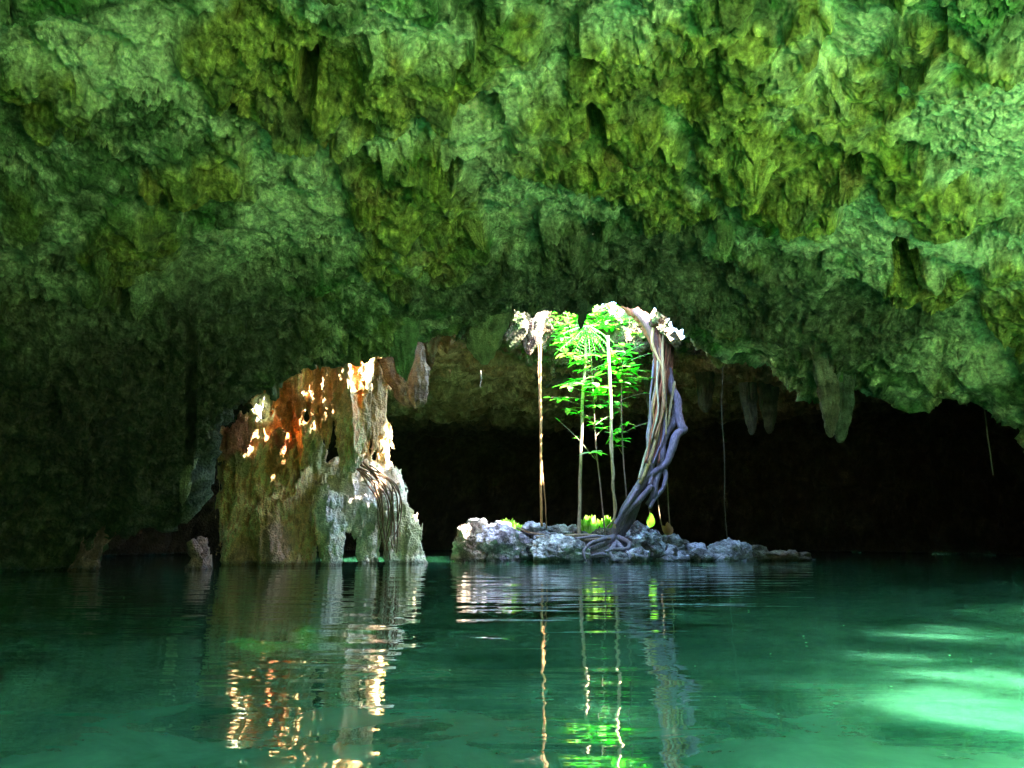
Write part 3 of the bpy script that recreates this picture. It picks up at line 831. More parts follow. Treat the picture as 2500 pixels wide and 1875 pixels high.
# ------------------------------------------------------------------ roots, vines, leaves
DOFF = 0.0
def tube_px(mb, pts, seg=10, n=8, col=(.3, .22, .16), wob=0, bump=.15, seed=0, aspect=1.0):
    """pts: (px, py, D, half-width in px)"""
    pts = [(p[0], p[1], p[2] + DOFF * float(smooth(1250, 1000, p[1])), p[3]) for p in pts]
    P = np.array([at(p[0], p[1], p[2]) for p in pts]); R = [p[3] * p[2] / FPX for p in pts]
    V, Fq = tube_vf(P, R, seg, n, wob, bump, seed, aspect)
    nb = fbm(V * np.array([9, 9, 3]), 3, seed + 5)
    c = np.array(col)[None] * (1 + .6 * nb)[:, None]
    mb.add(V, Fq, 1)
    mb.c[-1] = np.clip(c, .01, .9)

def one_tube(name, pts, label=None, cat=None, group=None, parent=None, **kw):
    mb = MB(); tube_px(mb, pts, **kw); o = mb.build(name, M['bark'], parent)
    if parent is None: centre(o); tag(o, label, cat, group)
    return o

def leaf(mb, p, d, up, Ln, Wd, col, fold=.25, droop=.25):
    """one blade from p along d"""
    d = np.array(d, float); d /= np.linalg.norm(d); s = np.cross(d, up); s /= np.linalg.norm(s) + 1e-9
    u = np.cross(s, d)
    ts = np.array([0, .12, .35, .62, .85, 1.0]); ws = np.array([.06, .55, 1, .95, .55, .02]) * Wd / 2
    V = []; 
    for t, w_ in zip(ts, ws):
        c = np.array(p) + d * (t * Ln) - u * (droop * Ln * t * t)
        V += [c - s * w_ + u * w_ * fold, c, c + s * w_ + u * w_ * fold]
    Fq = []
    for k in range(5):
        a = 3 * k
        Fq += [[a, a + 1, a + 4, a + 3], [a + 1, a + 2, a + 5, a + 4]]
    mb.add(np.array(V), Fq, col)

GREENS = [(.05, .50, .02), (.10, .60, .03), (.04, .36, .02), (.18, .56, .05), (.03, .26, .03), (.32, .34, .08), (.30, .50, .22)]
def cluster(mb, px, py, D, n, size, g, tiltdir=0, wide=.42):
    size = size * 1.15
    """a whorl of leaves: n blades about size pixels long, spread round"""
    p = at(px, py, D); L = size * D / FPX
    a0 = g.uniform(0, 6.28)
    for k in range(n):
        a = a0 + k * 2 * PI / n + g.uniform(-.25, .25)
        d = np.array([math.cos(a) + tiltdir * .7, math.sin(a), g.uniform(-.05, .38)])
        ln = L * g.uniform(.7, 1.1)
        leaf(mb, p + d * .01, d, (0, -.25, 1), ln, ln * wide * g.uniform(.85, 1.1), GREENS[g.integers(0, len(GREENS))], g.uniform(.1, .35), g.uniform(.05, .4))

def pinnate(mb, tw, a, b, D0, D1, npair, size, g, wide=.40, twig=1.2):
    """twig from pixel a to pixel b carrying pairs of leaflets"""
    P0 = at(a[0], a[1], D0); P1 = at(b[0], b[1], D1)
    mid = (P0 + P1) / 2 + [0, 0, .04 * np.linalg.norm(P1 - P0)]
    A = catmull([P0, mid, P1], 6)
    V, Fq = tube_vf([P0, mid, P1], [twig * D0 / FPX, twig * .8 * D0 / FPX, twig * .5 * D0 / FPX], 5, 6)
    tw.add(V, Fq, (.22, .20, .10))
    L = size * D0 / FPX
    for k in range(npair):
        t = (k + .6) / npair
        i = t * (len(A) - 1); p = A[int(i)]
        ax = P1 - P0; ax /= np.linalg.norm(ax)
        side = np.cross(ax, (0, -.3, 1)); side /= np.linalg.norm(side)
        for sg in (-1, 1):
            d = side * sg + ax * .55 + np.array([0, g.uniform(-.15, .15), g.uniform(-.15, .2)])
            ln = L * g.uniform(.75, 1.1)
            leaf(mb, p, d, (0, -.25, 1), ln, ln * wide, GREENS[g.integers(0, 5)], .15, .15)
    leaf(mb, A[-1], ax, (0, -.25, 1), L, L * wide, GREENS[1], .15, .15)

def sapling(name, base, stempts, clusters, twigs, label, cat, D, seed, group=None):
    g = np.random.default_rng(seed)
    loc = at(base[0], base[1], D)
    root = empty(name, loc, label, cat, group)
    st = MB(); lf = MB()
    tube_px(st, stempts, seg=7, n=8, col=(.20, .13, .09), seed=seed)
    for (a, b, npair, size, dd) in twigs_fix(twigs):
        pinnate(lf, st, a, b, D, D + dd, npair, size, g)
    for (px, py, n, size) in clusters:
        dd = g.uniform(-.25, .25)
        # twig back to the stem
        sx = np.interp(py + 12, [p[1] for p in stempts][::-1], [p[0] for p in stempts][::-1]) if stempts[0][1] > stempts[-1][1] else px
        V, Fq = tube_vf([at(sx, py + 22, D), at((sx + px) / 2, py + 10, D + dd / 2), at(px, py, D + dd)], [.006, .005, .003], 5, 5)
        st.add(V, Fq, (.22, .18, .09))
        cluster(lf, px, py, D + dd, n, size, g, wide=.42)
    s = st.build('stem', M['bark'], None); f = lf.build('foliage', M['leaf'], None, sm=False)
    for o in (s, f):
        v = np.empty(len(o.data.vertices) * 3, F32); o.data.vertices.foreach_get('co', v)
        v = (v.reshape(-1, 3) - loc.astype(F32)); o.data.vertices.foreach_set('co', v.ravel()); o.data.update(); o.parent = root
    return root
def twigs_fix(t): return t

def shift_to(o, loc, root):
    v = np.empty(len(o.data.vertices) * 3, F32); o.data.vertices.foreach_get('co', v)
    v = v.reshape(-1, 3) - np.asarray(loc, F32); o.data.vertices.foreach_set('co', v.ravel()); o.data.update(); o.parent = root

# ------------------------------------------------------------------ the strangler fig roots
def build_fig():
    global DOFF
    DOFF = .40
    loc = at(1500, 1340, 13.2)
    root = empty('fig_tree', loc, 'strangler fig whose braided purple-grey roots lean from the skylight rim down to the rock island', 'tree')
    parts = []
    RED = (.38, .12, .06); LIL = (.27, .21, .28); DRK = (.10, .08, .10)
    tr = MB()
    tube_px(tr, [(1500,700,12.9,10),(1525,742,12.9,14),(1560,762,12.9,22),(1592,790,12.9,27),(1608,830,12.9,24),(1612,880,12.9,20),(1614,950,12.9,16),(1604,1030,12.9,14)], 18, 10, RED, .03, .5, 1)
    tube_px(tr, [(1530,735,13.0,10),(1580,760,13.0,18),(1615,800,13.0,20),(1628,850,13.0,16),(1630,920,13.0,15),(1640,960,13,12)], 16, 10, (.34,.12,.06), .02, .5, 2)
    tube_px(tr, [(1545,752,12.8,6),(1590,806,12.7,12),(1604,850,12.7,10),(1612,890,12.75,12),(1608,940,12.8,10)], 12, 10, (.20,.10,.07), .03, .5, 3)
    tube_px(tr, [(1618,790,12.8,6),(1626,840,12.75,7),(1618,900,12.75,6),(1610,960,12.8,6)], 12, 10, (.30,.16,.09), .03, .5, 4)
    parts.append(('trunk', tr))
    R = [
     # outer right root with the elbow
     ([(1628,900,12.9,11),(1640,950,12.9,11),(1654,975,12.85,10),(1656,1010,12.85,10),(1664,1040,12.8,10),(1670,1048,12.8,9),(1652,1062,12.8,10),(1640,1100,12.85,10),(1626,1130,12.9,9),(1600,1150,12.9,8),(1572,1170,12.95,8),(1550,1200,13.0,9),(1530,1240,13.1,9),(1512,1290,13.2,8)], LIL),
     ([(1645,990,13.0,9),(1648,1020,12.95,10),(1628,1050,12.9,12),(1616,1080,12.9,12),(1612,1110,12.9,13),(1612,1140,12.95,9),(1600,1180,12.95,8),(1596,1210,13.0,8),(1580,1232,13.1,5)], LIL),
     ([(1606,1000,12.9,12),(1612,1050,12.9,13),(1604,1090,12.9,13),(1590,1130,12.9,12),(1572,1170,12.95,12),(1550,1205,13.0,12),(1526,1250,13.1,12),(1502,1310,13.2,13)], (.26,.20,.22)),
     ([(1592,980,12.85,7),(1590,1020,12.85,6),(1584,1070,12.85,6),(1586,1120,12.85,6),(1592,1160,12.9,5),(1585,1185,12.9,5)], LIL),
     ([(1612,1140,12.95,9),(1626,1160,12.95,6),(1620,1190,12.95,5),(1600,1215,13,5),(1585,1240,13,4)], LIL),
     ([(1592,1185,12.9,8),(1565,1215,12.95,7),(1540,1238,13.,7),(1520,1260,13.05,6),(1505,1290,13.1,6),(1496,1340,13.1,6)], LIL),
     ([(1570,1185,13.1,13),(1550,1225,13.15,15),(1535,1260,13.2,16),(1515,1300,13.2,17),(1500,1345,13.2,14)], DRK),
     ([(1555,1195,12.9,5),(1530,1235,12.95,5),(1514,1262,13.,5),(1500,1280,13.,5)], LIL),
     ([(1640,960,12.85,3),(1646,935,12.8,3),(1636,1000,12.8,3),(1632,1030,12.8,3),(1626,1045,12.8,2)], (.50,.40,.20)),
     ([(1598,780,12.6,3),(1592,830,12.6,4),(1604,868,12.6,3),(1618,900,12.6,3),(1620,960,12.65,3.5),(1614,1020,12.7,3),(1596,1090,12.75,4),(1580,1140,12.8,4),(1562,1180,12.85,4)], (.62,.42,.16)),
     ([(1622,790,12.6,2.5),(1618,850,12.6,3),(1620,940,12.6,3),(1626,1000,12.7,3),(1626,1060,12.7,2)], (.58,.42,.18)),
     ([(1605,880,12.6,2),(1604,940,12.6,2.5),(1608,1000,12.6,2.5),(1590,1070,12.7,3),(1572,1120,12.8,3),(1560,1170,12.8,3)], (.55,.46,.30)),
    ]
    for k, (pts, c) in enumerate(R):
        mb = MB(); tube_px(mb, pts, 12, 9, c, .012, .22, 20 + k); parts.append(('root', mb))
    gg = np.random.default_rng(3)
    path = [(1530,738,13),(1572,766,12.9),(1600,800,12.8),(1612,850,12.75),(1612,920,12.75),(1608,1000,12.75),(1600,1070,12.8),(1586,1130,12.8),(1558,1190,12.85),(1530,1250,12.95),(1505,1310,13.05)]
    for k in range(15):
        a0, a1, ph = gg.uniform(-22, 22), gg.uniform(-20, 20), gg.uniform(0, 6.28)
        i0 = int(gg.integers(0, 4)); i1 = int(gg.integers(5, 9))
        pts = [(x + a0 * (1 - j / 10) + a1 * j / 10 * .8 + 8 * math.sin(ph + j * 1.3), y, d_ - .12 + .14 * abs(a0) / 22, gg.uniform(1.4, 3.6)) for j, (x, y, d_) in enumerate(path)][i0:i1]
        ym = np.mean([p[1] for p in pts])
        mb = MB(); tube_px(mb, pts, 7, 8, ((.40,.12,.05), (.56,.28,.12), (.26,.08,.04))[k % 3] if ym < 960 else ((.26,.20,.27), (.20,.15,.20), (.36,.27,.22))[k % 3], .03, .3, 300 + k)
        parts.append(('root', mb))
    DOFF = 0.0
    # spreading feet
    for k, pts in enumerate([
      [(1500,1310,13.1,8),(1475,1330,12.9,7),(1440,1340,12.8,6),(1400,1335,12.8,4),(1385,1345,12.7,3)],
      [(1505,1320,13.1,8),(1520,1345,12.8,7),(1500,1358,12.6,5),(1470,1352,12.6,4),(1440,1356,12.6,3)],
      [(1510,1310,13.1,7),(1535,1325,12.9,6),(1530,1342,12.7,5),(1500,1340,12.6,4),(1478,1346,12.5,3)],
      [(1495,1310,13.1,6),(1470,1318,12.7,5),(1440,1325,12.6,4),(1425,1345,12.5,4),(1430,1366,12.45,3)],
      [(1500,1325,13,6),(1490,1345,12.6,5),(1500,1366,12.4,4)],
      [(1490,1315,13,5),(1450,1312,12.8,4),(1405,1316,12.7,3)],
      [(1508,1330,12.9,5),(1535,1352,12.6,4),(1560,1366,12.45,3)]]):
        mb = MB(); tube_px(mb, pts, 9, 9, (.26,.22,.25), .03, .25, 50 + k); parts.append(('root', mb))
    for nme, mb in parts:
        o = mb.build(nme, M['bark'], None); shift_to(o, loc, root)

def hang_root(name, pts, label, group, col, cat='hanging root', wob=.015, seed=0, seg=8):
    return one_tube(name, pts, label, cat, group, seg=seg, n=14, col=col, wob=wob, bump=.15, seed=seed)

def build_vines():
    G = 'thin roots hanging from the skylight and the cave roof'
    def two(name, A, B, label, group, col, seed):
        mb = MB(); tube_px(mb, A, 8, 14, col, .008, .12, seed); tube_px(mb, B, 6, 14, np.array(col) * .8, .02, .12, seed + 1)
        o = mb.build(name, M['bark']); centre(o); return tag(o, label, 'hanging root', group)
    two('hanging_root', [(1319,690,13.2,3.2),(1319,760,13.2,3.4),(1319,900,13.2,3.2),(1320,1050,13.2,3.2),(1321,1200,13.2,3),(1322,1285,13.3,3)],
        [(1314,840,13.2,1.6),(1314,900,13.2,1.4),(1318,1000,13.2,1.6),(1322,1120,13.2,1.5),(1328,1190,13.2,1.4),(1336,1290,13.3,1.2)],
        'straight orange-brown hanging root left of the leafy saplings, a thin strand coiling beside it', G, (.52, .26, .09), 3)
    hang_root('hanging_root', [(1430,840,13.1,3.6),(1428,900,13.1,3.6),(1422,1000,13.1,3.8),(1419,1100,13.1,3.6),(1416,1200,13.1,4),(1414,1310,13.1,4.5)],
        'pale straight hanging root crossing the left side of the sapling leaves', G, (.50, .38, .22), seed=7)
    two('hanging_root', [(1484,820,12.9,3.4),(1487,900,12.9,3.8),(1491,1000,12.9,4),(1493,1090,12.9,3.6),(1497,1180,12.95,3),(1500,1240,13,3),(1501,1290,13,3)],
        [(1494,1050,12.85,3),(1490,1090,12.85,3),(1499,1150,12.85,3),(1495,1190,12.9,3),(1502,1240,12.95,3),(1494,1272,13,2.5),(1480,1290,13.1,2)],
        'cream hanging root between the two saplings, twisting with a second strand lower down', G, (.62, .50, .26), 9)
    hang_root('hanging_root', [(1765,880,13.6,.8),(1762,1000,13.6,.8),(1768,1100,13.6,.9),(1770,1250,13.6,.8),(1776,1325,13.6,.8)],
        'hair-thin hanging root ending on the long flat rock at the right of the island', G, (.13, .11, .07), seed=12, seg=5)
    hang_root('hanging_root', [(1628,1120,13.3,1.5),(1629,1180,13.3,1.4),(1631,1230,13.3,1.4),(1636,1290,13.3,1.2)],
        'thin brown rootlet just right of the fig roots, touching the dry leaf', G, (.30, .22, .12), seed=13, seg=5)
    hang_root('hanging_root', [(1605,1180,13.3,1.5),(1607,1230,13.3,1.4),(1613,1270,13.3,1.4),(1618,1295,13.3,1.2)],
        'thin brown rootlet hanging under the fig roots to the left of the dry leaf', G, (.30, .22, .12), seed=14, seg=5)
    hang_root('hanging_root', [(1584,1230,13.3,1.4),(1586,1250,13.3,1.2),(1587,1275,13.3,1.2)],
        'short rootlet dangling over the single bright green leaf', G, (.26, .18, .10), seed=15, seg=5)
    hang_root('hanging_root', [(1173,905,11.5,1.2),(1174,925,11.5,1.2),(1172,945,11.5,1.0)],
        'tiny pale thread under the broad green stalactite', G, (.40, .36, .28), seed=16, seg=5)
    hang_root('hanging_root', [(2385,880,8.6,1.2),(2398,960,8.6,1.4),(2410,1050,8.6,1.4),(2425,1160,8.6,1.2)],
        'long dark root trailing down the dim wall at the far right', G, (.12, .12, .07), seed=17, seg=5)
    hang_root('hanging_root', [(2350,890,8.7,1.0),(2356,950,8.7,1.0),(2362,990,8.7,1.0)],
        'short dark rootlet left of the long trailing root at the far right', G, (.14, .14, .08), seed=18, seg=5)

def build_plants():
    G = 'saplings on the rock island'
    sapling('sapling', (1480, 1325), [(1481,1325,13.0,2.2),(1475,1280,13.0,2),(1465,1180,13.05,1.8),(1456,1100,13.1,1.8),(1450,1000,13.1,1.6),(1445,900,13.1,1.5),(1442,850,13.1,1.2)],
      [(1440,868,6,30),(1412,885,7,34),(1405,930,6,32),(1430,940,7,30),(1392,944,6,28),(1460,945,8,40),(1450,960,7,34),(1380,862,5,30),(1478,900,6,28),(1455,990,6,26),
       (1452,920,6,26),(1390,1000,5,28),(1370,975,5,26),(1410,1010,4,22),(1448,1105,7,34),(1450,1035,5,22),(1468,965,6,32),(1425,905,6,26),(1436,1020,4,18),(1474,1045,5,22),(1388,868,5,26)],
      [((1445,980),(1345,970),4,20,-.1),((1452,1120),(1368,1030),1,18,.1),((1447,930),(1370,940),4,24,.0),((1444,890),(1385,872),3,26,.1),((1450,1040),(1500,1010),3,18,.2),((1440,905),(1505,880),4,24,-.1)],
      'left sapling with whorls of bright leaves between the two pale hanging roots', 'sapling', 13.05, 5, G)
    sapling('sapling', (1531, 1220), [(1530,1300,13.35,2),(1530,1220,13.3,2),(1522,1120,13.25,1.8),(1517,1000,13.2,1.8),(1519,920,13.2,1.5),(1521,860,13.2,1.2),(1522,840,13.2,1.)],
      [(1522,846,7,30),(1528,862,6,28),(1518,880,8,32),(1504,876,7,36),(1540,895,6,28),(1500,900,6,28),(1535,925,7,28),(1556,925,6,26),(1516,935,6,28),(1508,990,7,36),(1545,945,6,24),
       (1512,915,6,28),(1530,905,7,30),(1493,868,6,30),(1515,1075,7,32),(1500,1060,5,24),(1530,1035,5,20),(1508,1090,5,26),(1550,905,5,26),(1520,960,5,22)],
      [((1520,890),(1590,862),5,22,0),((1522,905),(1575,905),4,20,.1),((1518,945),(1578,925),5,22,-.1),((1520,975),(1598,958),2,22,.1),((1516,1060),(1602,1026),4,16,.0),((1518,1040),(1490,1070),3,20,0),((1519,870),(1560,845),4,20,.15),((1517,1000),(1478,980),3,20,.1)],
      'right sapling of rounded bright green leaflets growing close to the leaning fig roots', 'sapling', 13.25, 8, G)
    # feathery seedling hanging in the skylight
    g = np.random.default_rng(4); loc = at(1432, 840, 13.1)
    r = empty('fern', loc, 'feathery fern-like sprig with drooping rows of small leaflets in the skylight', 'fern')
    st = MB(); lf = MB()
    tube_px(st, [(1430,860,13.1,2),(1430,830,13.1,2),(1436,800,13.1,2)], 6, 6, (.3, .25, .12))
    for (a, b) in [((1432,805),(1362,858)),((1432,805),(1395,875)),((1432,805),(1412,872)),((1435,800),(1440,862)),((1435,800),(1470,850)),((1437,800),(1500,862)),((1437,795),(1490,830)),((1435,795),(1372,815)),((1435,795),(1400,830)),((1437,800),(1455,868))]:
        pinnate(lf, st, a, b, 13.1, 13.0, 11, 13, g, wide=.38, twig=1.1)
    for nm, mb, mt in (('stem', st, 'bark'), ('foliage', lf, 'leaf')):
        o = mb.build(nm, M[mt], None, sm=False); shift_to(o, loc, r)
    # shrubs on the sunlit rim
    for k, (px, py, D, wx, wy, n, lab) in enumerate([(1400,792,14.0,42,34,60,'leafy green shrub on the sunlit skylight rim left of the small dark stalactite'),
                              (1470,775,14.1,46,28,70,'dense bright green shrub at the top of the skylight right of the small dark stalactite'),
                              (1530,800,14.2,34,30,22,'sparse shrub on the sunlit rim beside the leaning fig trunk'),
                              (1385,830,13.8,30,14,26,'low green tuft spilling over the lower left edge of the skylight')]):
        loc = at(px, py + wy, D); r = empty('shrub', loc, lab, 'shrub', 'shrubs on the skylight rim')
        lf = MB(); st = MB()
        for _ in range(n):
            x, y = px + wx * g.uniform(-1, 1), py + wy * g.uniform(-1, 1)
            cluster(lf, x, y, D + g.uniform(-.3, .25), int(g.integers(3, 6)), 17, g, wide=.5)
            if _ % 5 == 0:
                V, Fq = tube_vf([loc, (loc + at(x, y, D)) / 2 + [0, 0, .05], at(x, y, D)], [.008, .006, .003], 5, 5); st.add(V, Fq, (.25, .2, .1))
        for nm, mb, mt in (('stem', st, 'bark'), ('foliage', lf, 'leaf')):
            o = mb.build(nm, M[mt], None, sm=False); shift_to(o, loc, r)

def spires(name, px0, px1, pyb, pyt, D, label, seed, group):
    """upright leaf-shaped shoots, sunlit"""
    g = np.random.default_rng(seed); mb = MB()
    n = int((px1 - px0) * 1.3)
    for k in range(n):
        x = px0 + (px1 - px0) * g.uniform(.02, .98)
        m = .45 + .55 * abs(math.sin((x - px0) / (px1 - px0) * PI * 1.0 + .2)) * g.uniform(.6, 1)
        p = at(x, pyb, D + g.uniform(-.12, .12)); h = (pyb - pyt) * m * D / FPX
        d = np.array([g.uniform(-.25, .25), g.uniform(-.3, .2), 1.])
        for q in range(3):
            dd = d + np.array([g.uniform(-.3, .3), g.uniform(-.3, .1), 0])
            leaf(mb, p, dd, (g.uniform(-.6, .6), -1, .1), h * g.uniform(.5, 1), h * .28, ((.30, .48, .06), (.50, .62, .18), (.22, .45, .04))[g.integers(0, 3)], .2, .05)
    o = mb.build(name, M['leaf'], None, sm=False); centre(o)
    return tag(o, label, 'seedlings', group)
def build_island():
    # low mound of rubble that carries everything
    n = 220; m = 120
    x = np.linspace(-1.7, 6.2, n); y = np.linspace(12.2, 17.2, m); X, Y = np.meshgrid(x, y)
    V = np.stack([X.ravel(), Y.ravel(), 0 * X.ravel()], 1)
    c0 = np.interp(V[:, 0], [-1.7, -.9, 0, 1.5, 2.6, 3.4, 4.2, 5.4, 6.2], [-.5, .06, .24, .26, .24, .10, .03, .0, -.5])
    f = smooth(12.9, 13.7, V[:, 1] + .1 * perlin(V * 2, 8)) * smooth(16.8, 15.6, V[:, 1])
    V[:, 2] = -.5 + (c0 + .5) * f + .10 * fbm(V * 2.4, 4, 16) + .05 * fbm(V * 8, 3, 19, ridged=True) * f
    col = mixc(np.array([[.14, .12, .11]]), np.array([.36, .33, .31]), smooth(-.1, .35, fbm(V * 5, 4, 21)))
    o = mesh('island_ground', V, grid_faces(m, n), M['boulder'], None, col); tag(o, kind='structure')
    LIG = (.78, .74, .82); GRY = (.60, .58, .64)
    B = [
     (1150,1277,1372,92,13.2,'brownish left end boulder of the island, rising straight from the water',6,(.42,.34,.26),(.18,.13,.10),.9,0),
     (1212,1284,1372,150,13.25,'largest pale pitted boulder of the island, on its left side at the waterline',6,(.80,.76,.85),(.26,.23,.28),.8,.06),
     (1166,1268,1292,52,13.7,'dark cap rock perched on top of the brownish left end boulder',5,GRY,(.14,.13,.12),.8,0),
     (1222,1276,1306,56,13.7,'grey knobbly rock behind the top of the largest boulder',5,LIG,(.2,.2,.2),.8,-.1),
     (1358,1311,1374,134,12.75,'pale wedge-shaped boulder standing in the water in front of the island centre',6,(.78,.78,.76),(.24,.24,.23),.7,-.12),
     (1305,1280,1302,66,13.5,'flat grey slab at the foot of the orange-brown hanging root',5,LIG,(.16,.16,.17),.8,-.12),
     (1360,1283,1306,56,13.7,'small tan rock behind the wedge-shaped boulder, left one of a pair',5,(.50,.47,.42),(.22,.19,.17),.8,0),
     (1394,1285,1306,48,13.7,'small tan rock behind the wedge-shaped boulder, right one of a pair by the pale root',5,(.48,.44,.40),(.2,.17,.15),.8,0),
     (1296,1318,1350,52,13.2,'dark rounded rock between the largest boulder and the wedge-shaped boulder',5,(.30,.29,.30),(.1,.1,.1),.8,0),
     (1262,1300,1330,44,13.5,'purple-grey rock tucked against the right shoulder of the largest boulder',5,(.42,.38,.42),(.15,.13,.15),.8,0),
     (1330,1302,1324,64,13.35,'mottled low rock above the wedge-shaped boulder',5,GRY,(.12,.11,.12),.8,0),
     (1470,1288,1312,56,13.8,'brownish rock behind the fig roots under the bright seedlings',5,(.36,.31,.26),(.16,.13,.1),.8,0),
     (1566,1283,1344,92,13.0,'big bluish boulder with a dark underside just right of the fig roots',6,(.76,.80,.88),(.14,.12,.12),.8,-.42),
     (1520,1350,1374,46,12.5,'small dark angular stone at the waterline under the fig roots',4,(.36,.35,.36),(.08,.08,.08),.8,-.1),
     (1556,1341,1372,52,12.5,'pale lilac rock at the waterline below the big bluish boulder',5,LIG,(.25,.23,.25),.8,.1),
     (1632,1302,1322,36,13.5,'square grey block beside the dry brown leaf',5,GRY,(.18,.18,.17),.8,0),
     (1648,1306,1330,34,13.3,'light flat-topped block at the right top of the rubble',5,(.54,.52,.49),(.2,.19,.17),.8,0),
     (1671,1318,1334,22,13.5,'small smooth dark cobble behind the rubble on the right',4,(.24,.23,.20),(.12,.12,.1),.8,0),
     (1704,1328,1350,42,13.3,'rounded pale rock left of the long flat rock',5,LIG,(.25,.25,.27),.8,0),
     (1707,1342,1366,48,12.9,'white jagged rock at the waterline left of the long flat rock',5,(.60,.58,.57),(.14,.13,.13),.8,-.1),
     (1790,1323,1366,118,13.3,'long flat grey rock at the right end of the island',6,(.74,.72,.77),(.32,.30,.31),.7,-.14),
     (1848,1335,1364,52,13.25,'brown squarish rock end adjoining the long flat rock',5,(.30,.27,.20),(.12,.10,.07),.8,-.12),
     (1925,1350,1368,118,13.2,'low brown tongue of rock trailing into the water at the far right of the island',5,(.36,.27,.20),(.20,.14,.10),.6,-.03)]
    for (px, a, b, w, D, lab, sub, c1, c2, dep, tl) in B:
        boulder(px, a, b, w, D, lab, 'rocks of the island', sub, c1, c2, dep, tl)
    g = np.random.default_rng(5)
    # loose stones of the rubble slope
    spots = [(1590,1350),(1612,1338),(1628,1352),(1645,1342),(1600,1364),(1622,1366),(1645,1364),(1668,1352),(1680,1364),(1660,1336),(1690,1348),(1612,1322),(1600,1310),
             (1636,1332),(1580,1362),(1730,1360),(1750,1364),(1768,1366),(1716,1352),(1735,1345),(1665,1366),(1608,1352),(1420,1316),(1440,1318),(1300,1342),(1280,1352),(1300,1356),(1286,1338),(1275,1320),(1318,1312),(1345,1306),(1385,1308),(1425,1302),(1410,1362),(1450,1366),(1480,1368),(1540,1366),(1560,1356)]
    for k, (px, py) in enumerate(spots):
        w = g.uniform(16, 34); h = w * g.uniform(.45, .7); D = 12.9 + (1368 - py) * .012
        lil = px > 1560
        c = np.array([.86, .82, .86] if lil else [.36, .34, .34]) * g.uniform(.75, 1.1)
        boulder(px + g.uniform(-3, 3), py - h / 2, py + h / 2, w, D,
                'loose pale lilac stone in the rubble slope right of the fig roots' if lil else 'small dark loose stone among the boulders on the left half of the island',
                'loose pale stones' if lil else 'loose dark stones', 4, tuple(c), tuple(c * .35), .8, g.uniform(-.4, .4), name='stone', cat='stone')
    # dead wood on the mound
    for k, (pts, c, lab) in enumerate([
        ([(1310,1312,13.0,3),(1360,1310,12.95,4),(1430,1306,12.95,4),(1475,1310,13,2)], (.34,.24,.14), 'long brown dead branch lying level across the island centre'),
        ([(1385,1316,12.8,3),(1440,1320,12.75,4),(1490,1316,12.8,3)], (.26,.17,.11), 'dark dead branch lying in front of the fig roots'),
        ([(1285,1332,12.95,2),(1310,1336,12.9,2.5),(1335,1332,12.9,2)], (.38,.33,.32), 'short grey stick between the two big boulders'),
        ([(1262,1290,13.4,2),(1290,1300,13.3,2.4),(1330,1304,13.2,2)], (.40,.28,.18), 'thin tan stick lying right of the largest boulder')]):
        one_tube('dead_branch', pts, lab, 'branch', 'dead wood on the island', seg=9, n=8, col=c, wob=.03, bump=.3, seed=60 + k)
    # dry leaf
    mb = MB()
    for d, l in (((.1, -.2, 1), .20), ((-.4, -.3, .8), .17), ((.5, -.2, .7), .15), ((-.1, -.5, .9), .16)):
        leaf(mb, at(1629, 1306, 13.25), d, (.3, -1, .2), l * 1.1, l * .75, (.42, .20, .07), .5, .2)
    o = mb.build('dry_leaf', M['leaf'], None, sm=False); centre(o); tag(o, 'curled dry orange-brown leaf standing upright on the rubble', 'leaf')
    mb = MB()
    for d, l in (((.05, -.2, 1), .26), ((-.25, -.3, .9), .20), ((.3, -.3, .8), .18)):
        leaf(mb, at(1588, 1288, 13.3), d, (.2, -1, .1), l, l * .5, (.20, .50, .03), .2, .1)
    o = mb.build('seedling', M['leaf'], None, sm=False); centre(o); tag(o, 'single bright green seedling behind the big bluish boulder', 'seedling')
    SG = 'sunlit seedlings behind the island rocks'
    spires('seedling_tuft', 1218, 1262, 1296, 1260, 13.9, 'wide glowing yellow-green seedling tuft behind the largest boulder', 31, SG)
    spires('seedling_tuft', 1263, 1274, 1296, 1272, 13.9, 'narrow glowing seedling tuft just right of the wide one behind the largest boulder', 32, SG)
    spires('seedling_tuft', 1424, 1458, 1302, 1252, 14.3, 'tall white-green seedling tuft between the pale hanging root and the left sapling stem', 33, SG)
    spires('seedling_tuft', 1468, 1492, 1292, 1252, 14.3, 'pointed glowing seedling tuft at the foot of the twisting cream root', 34, SG)

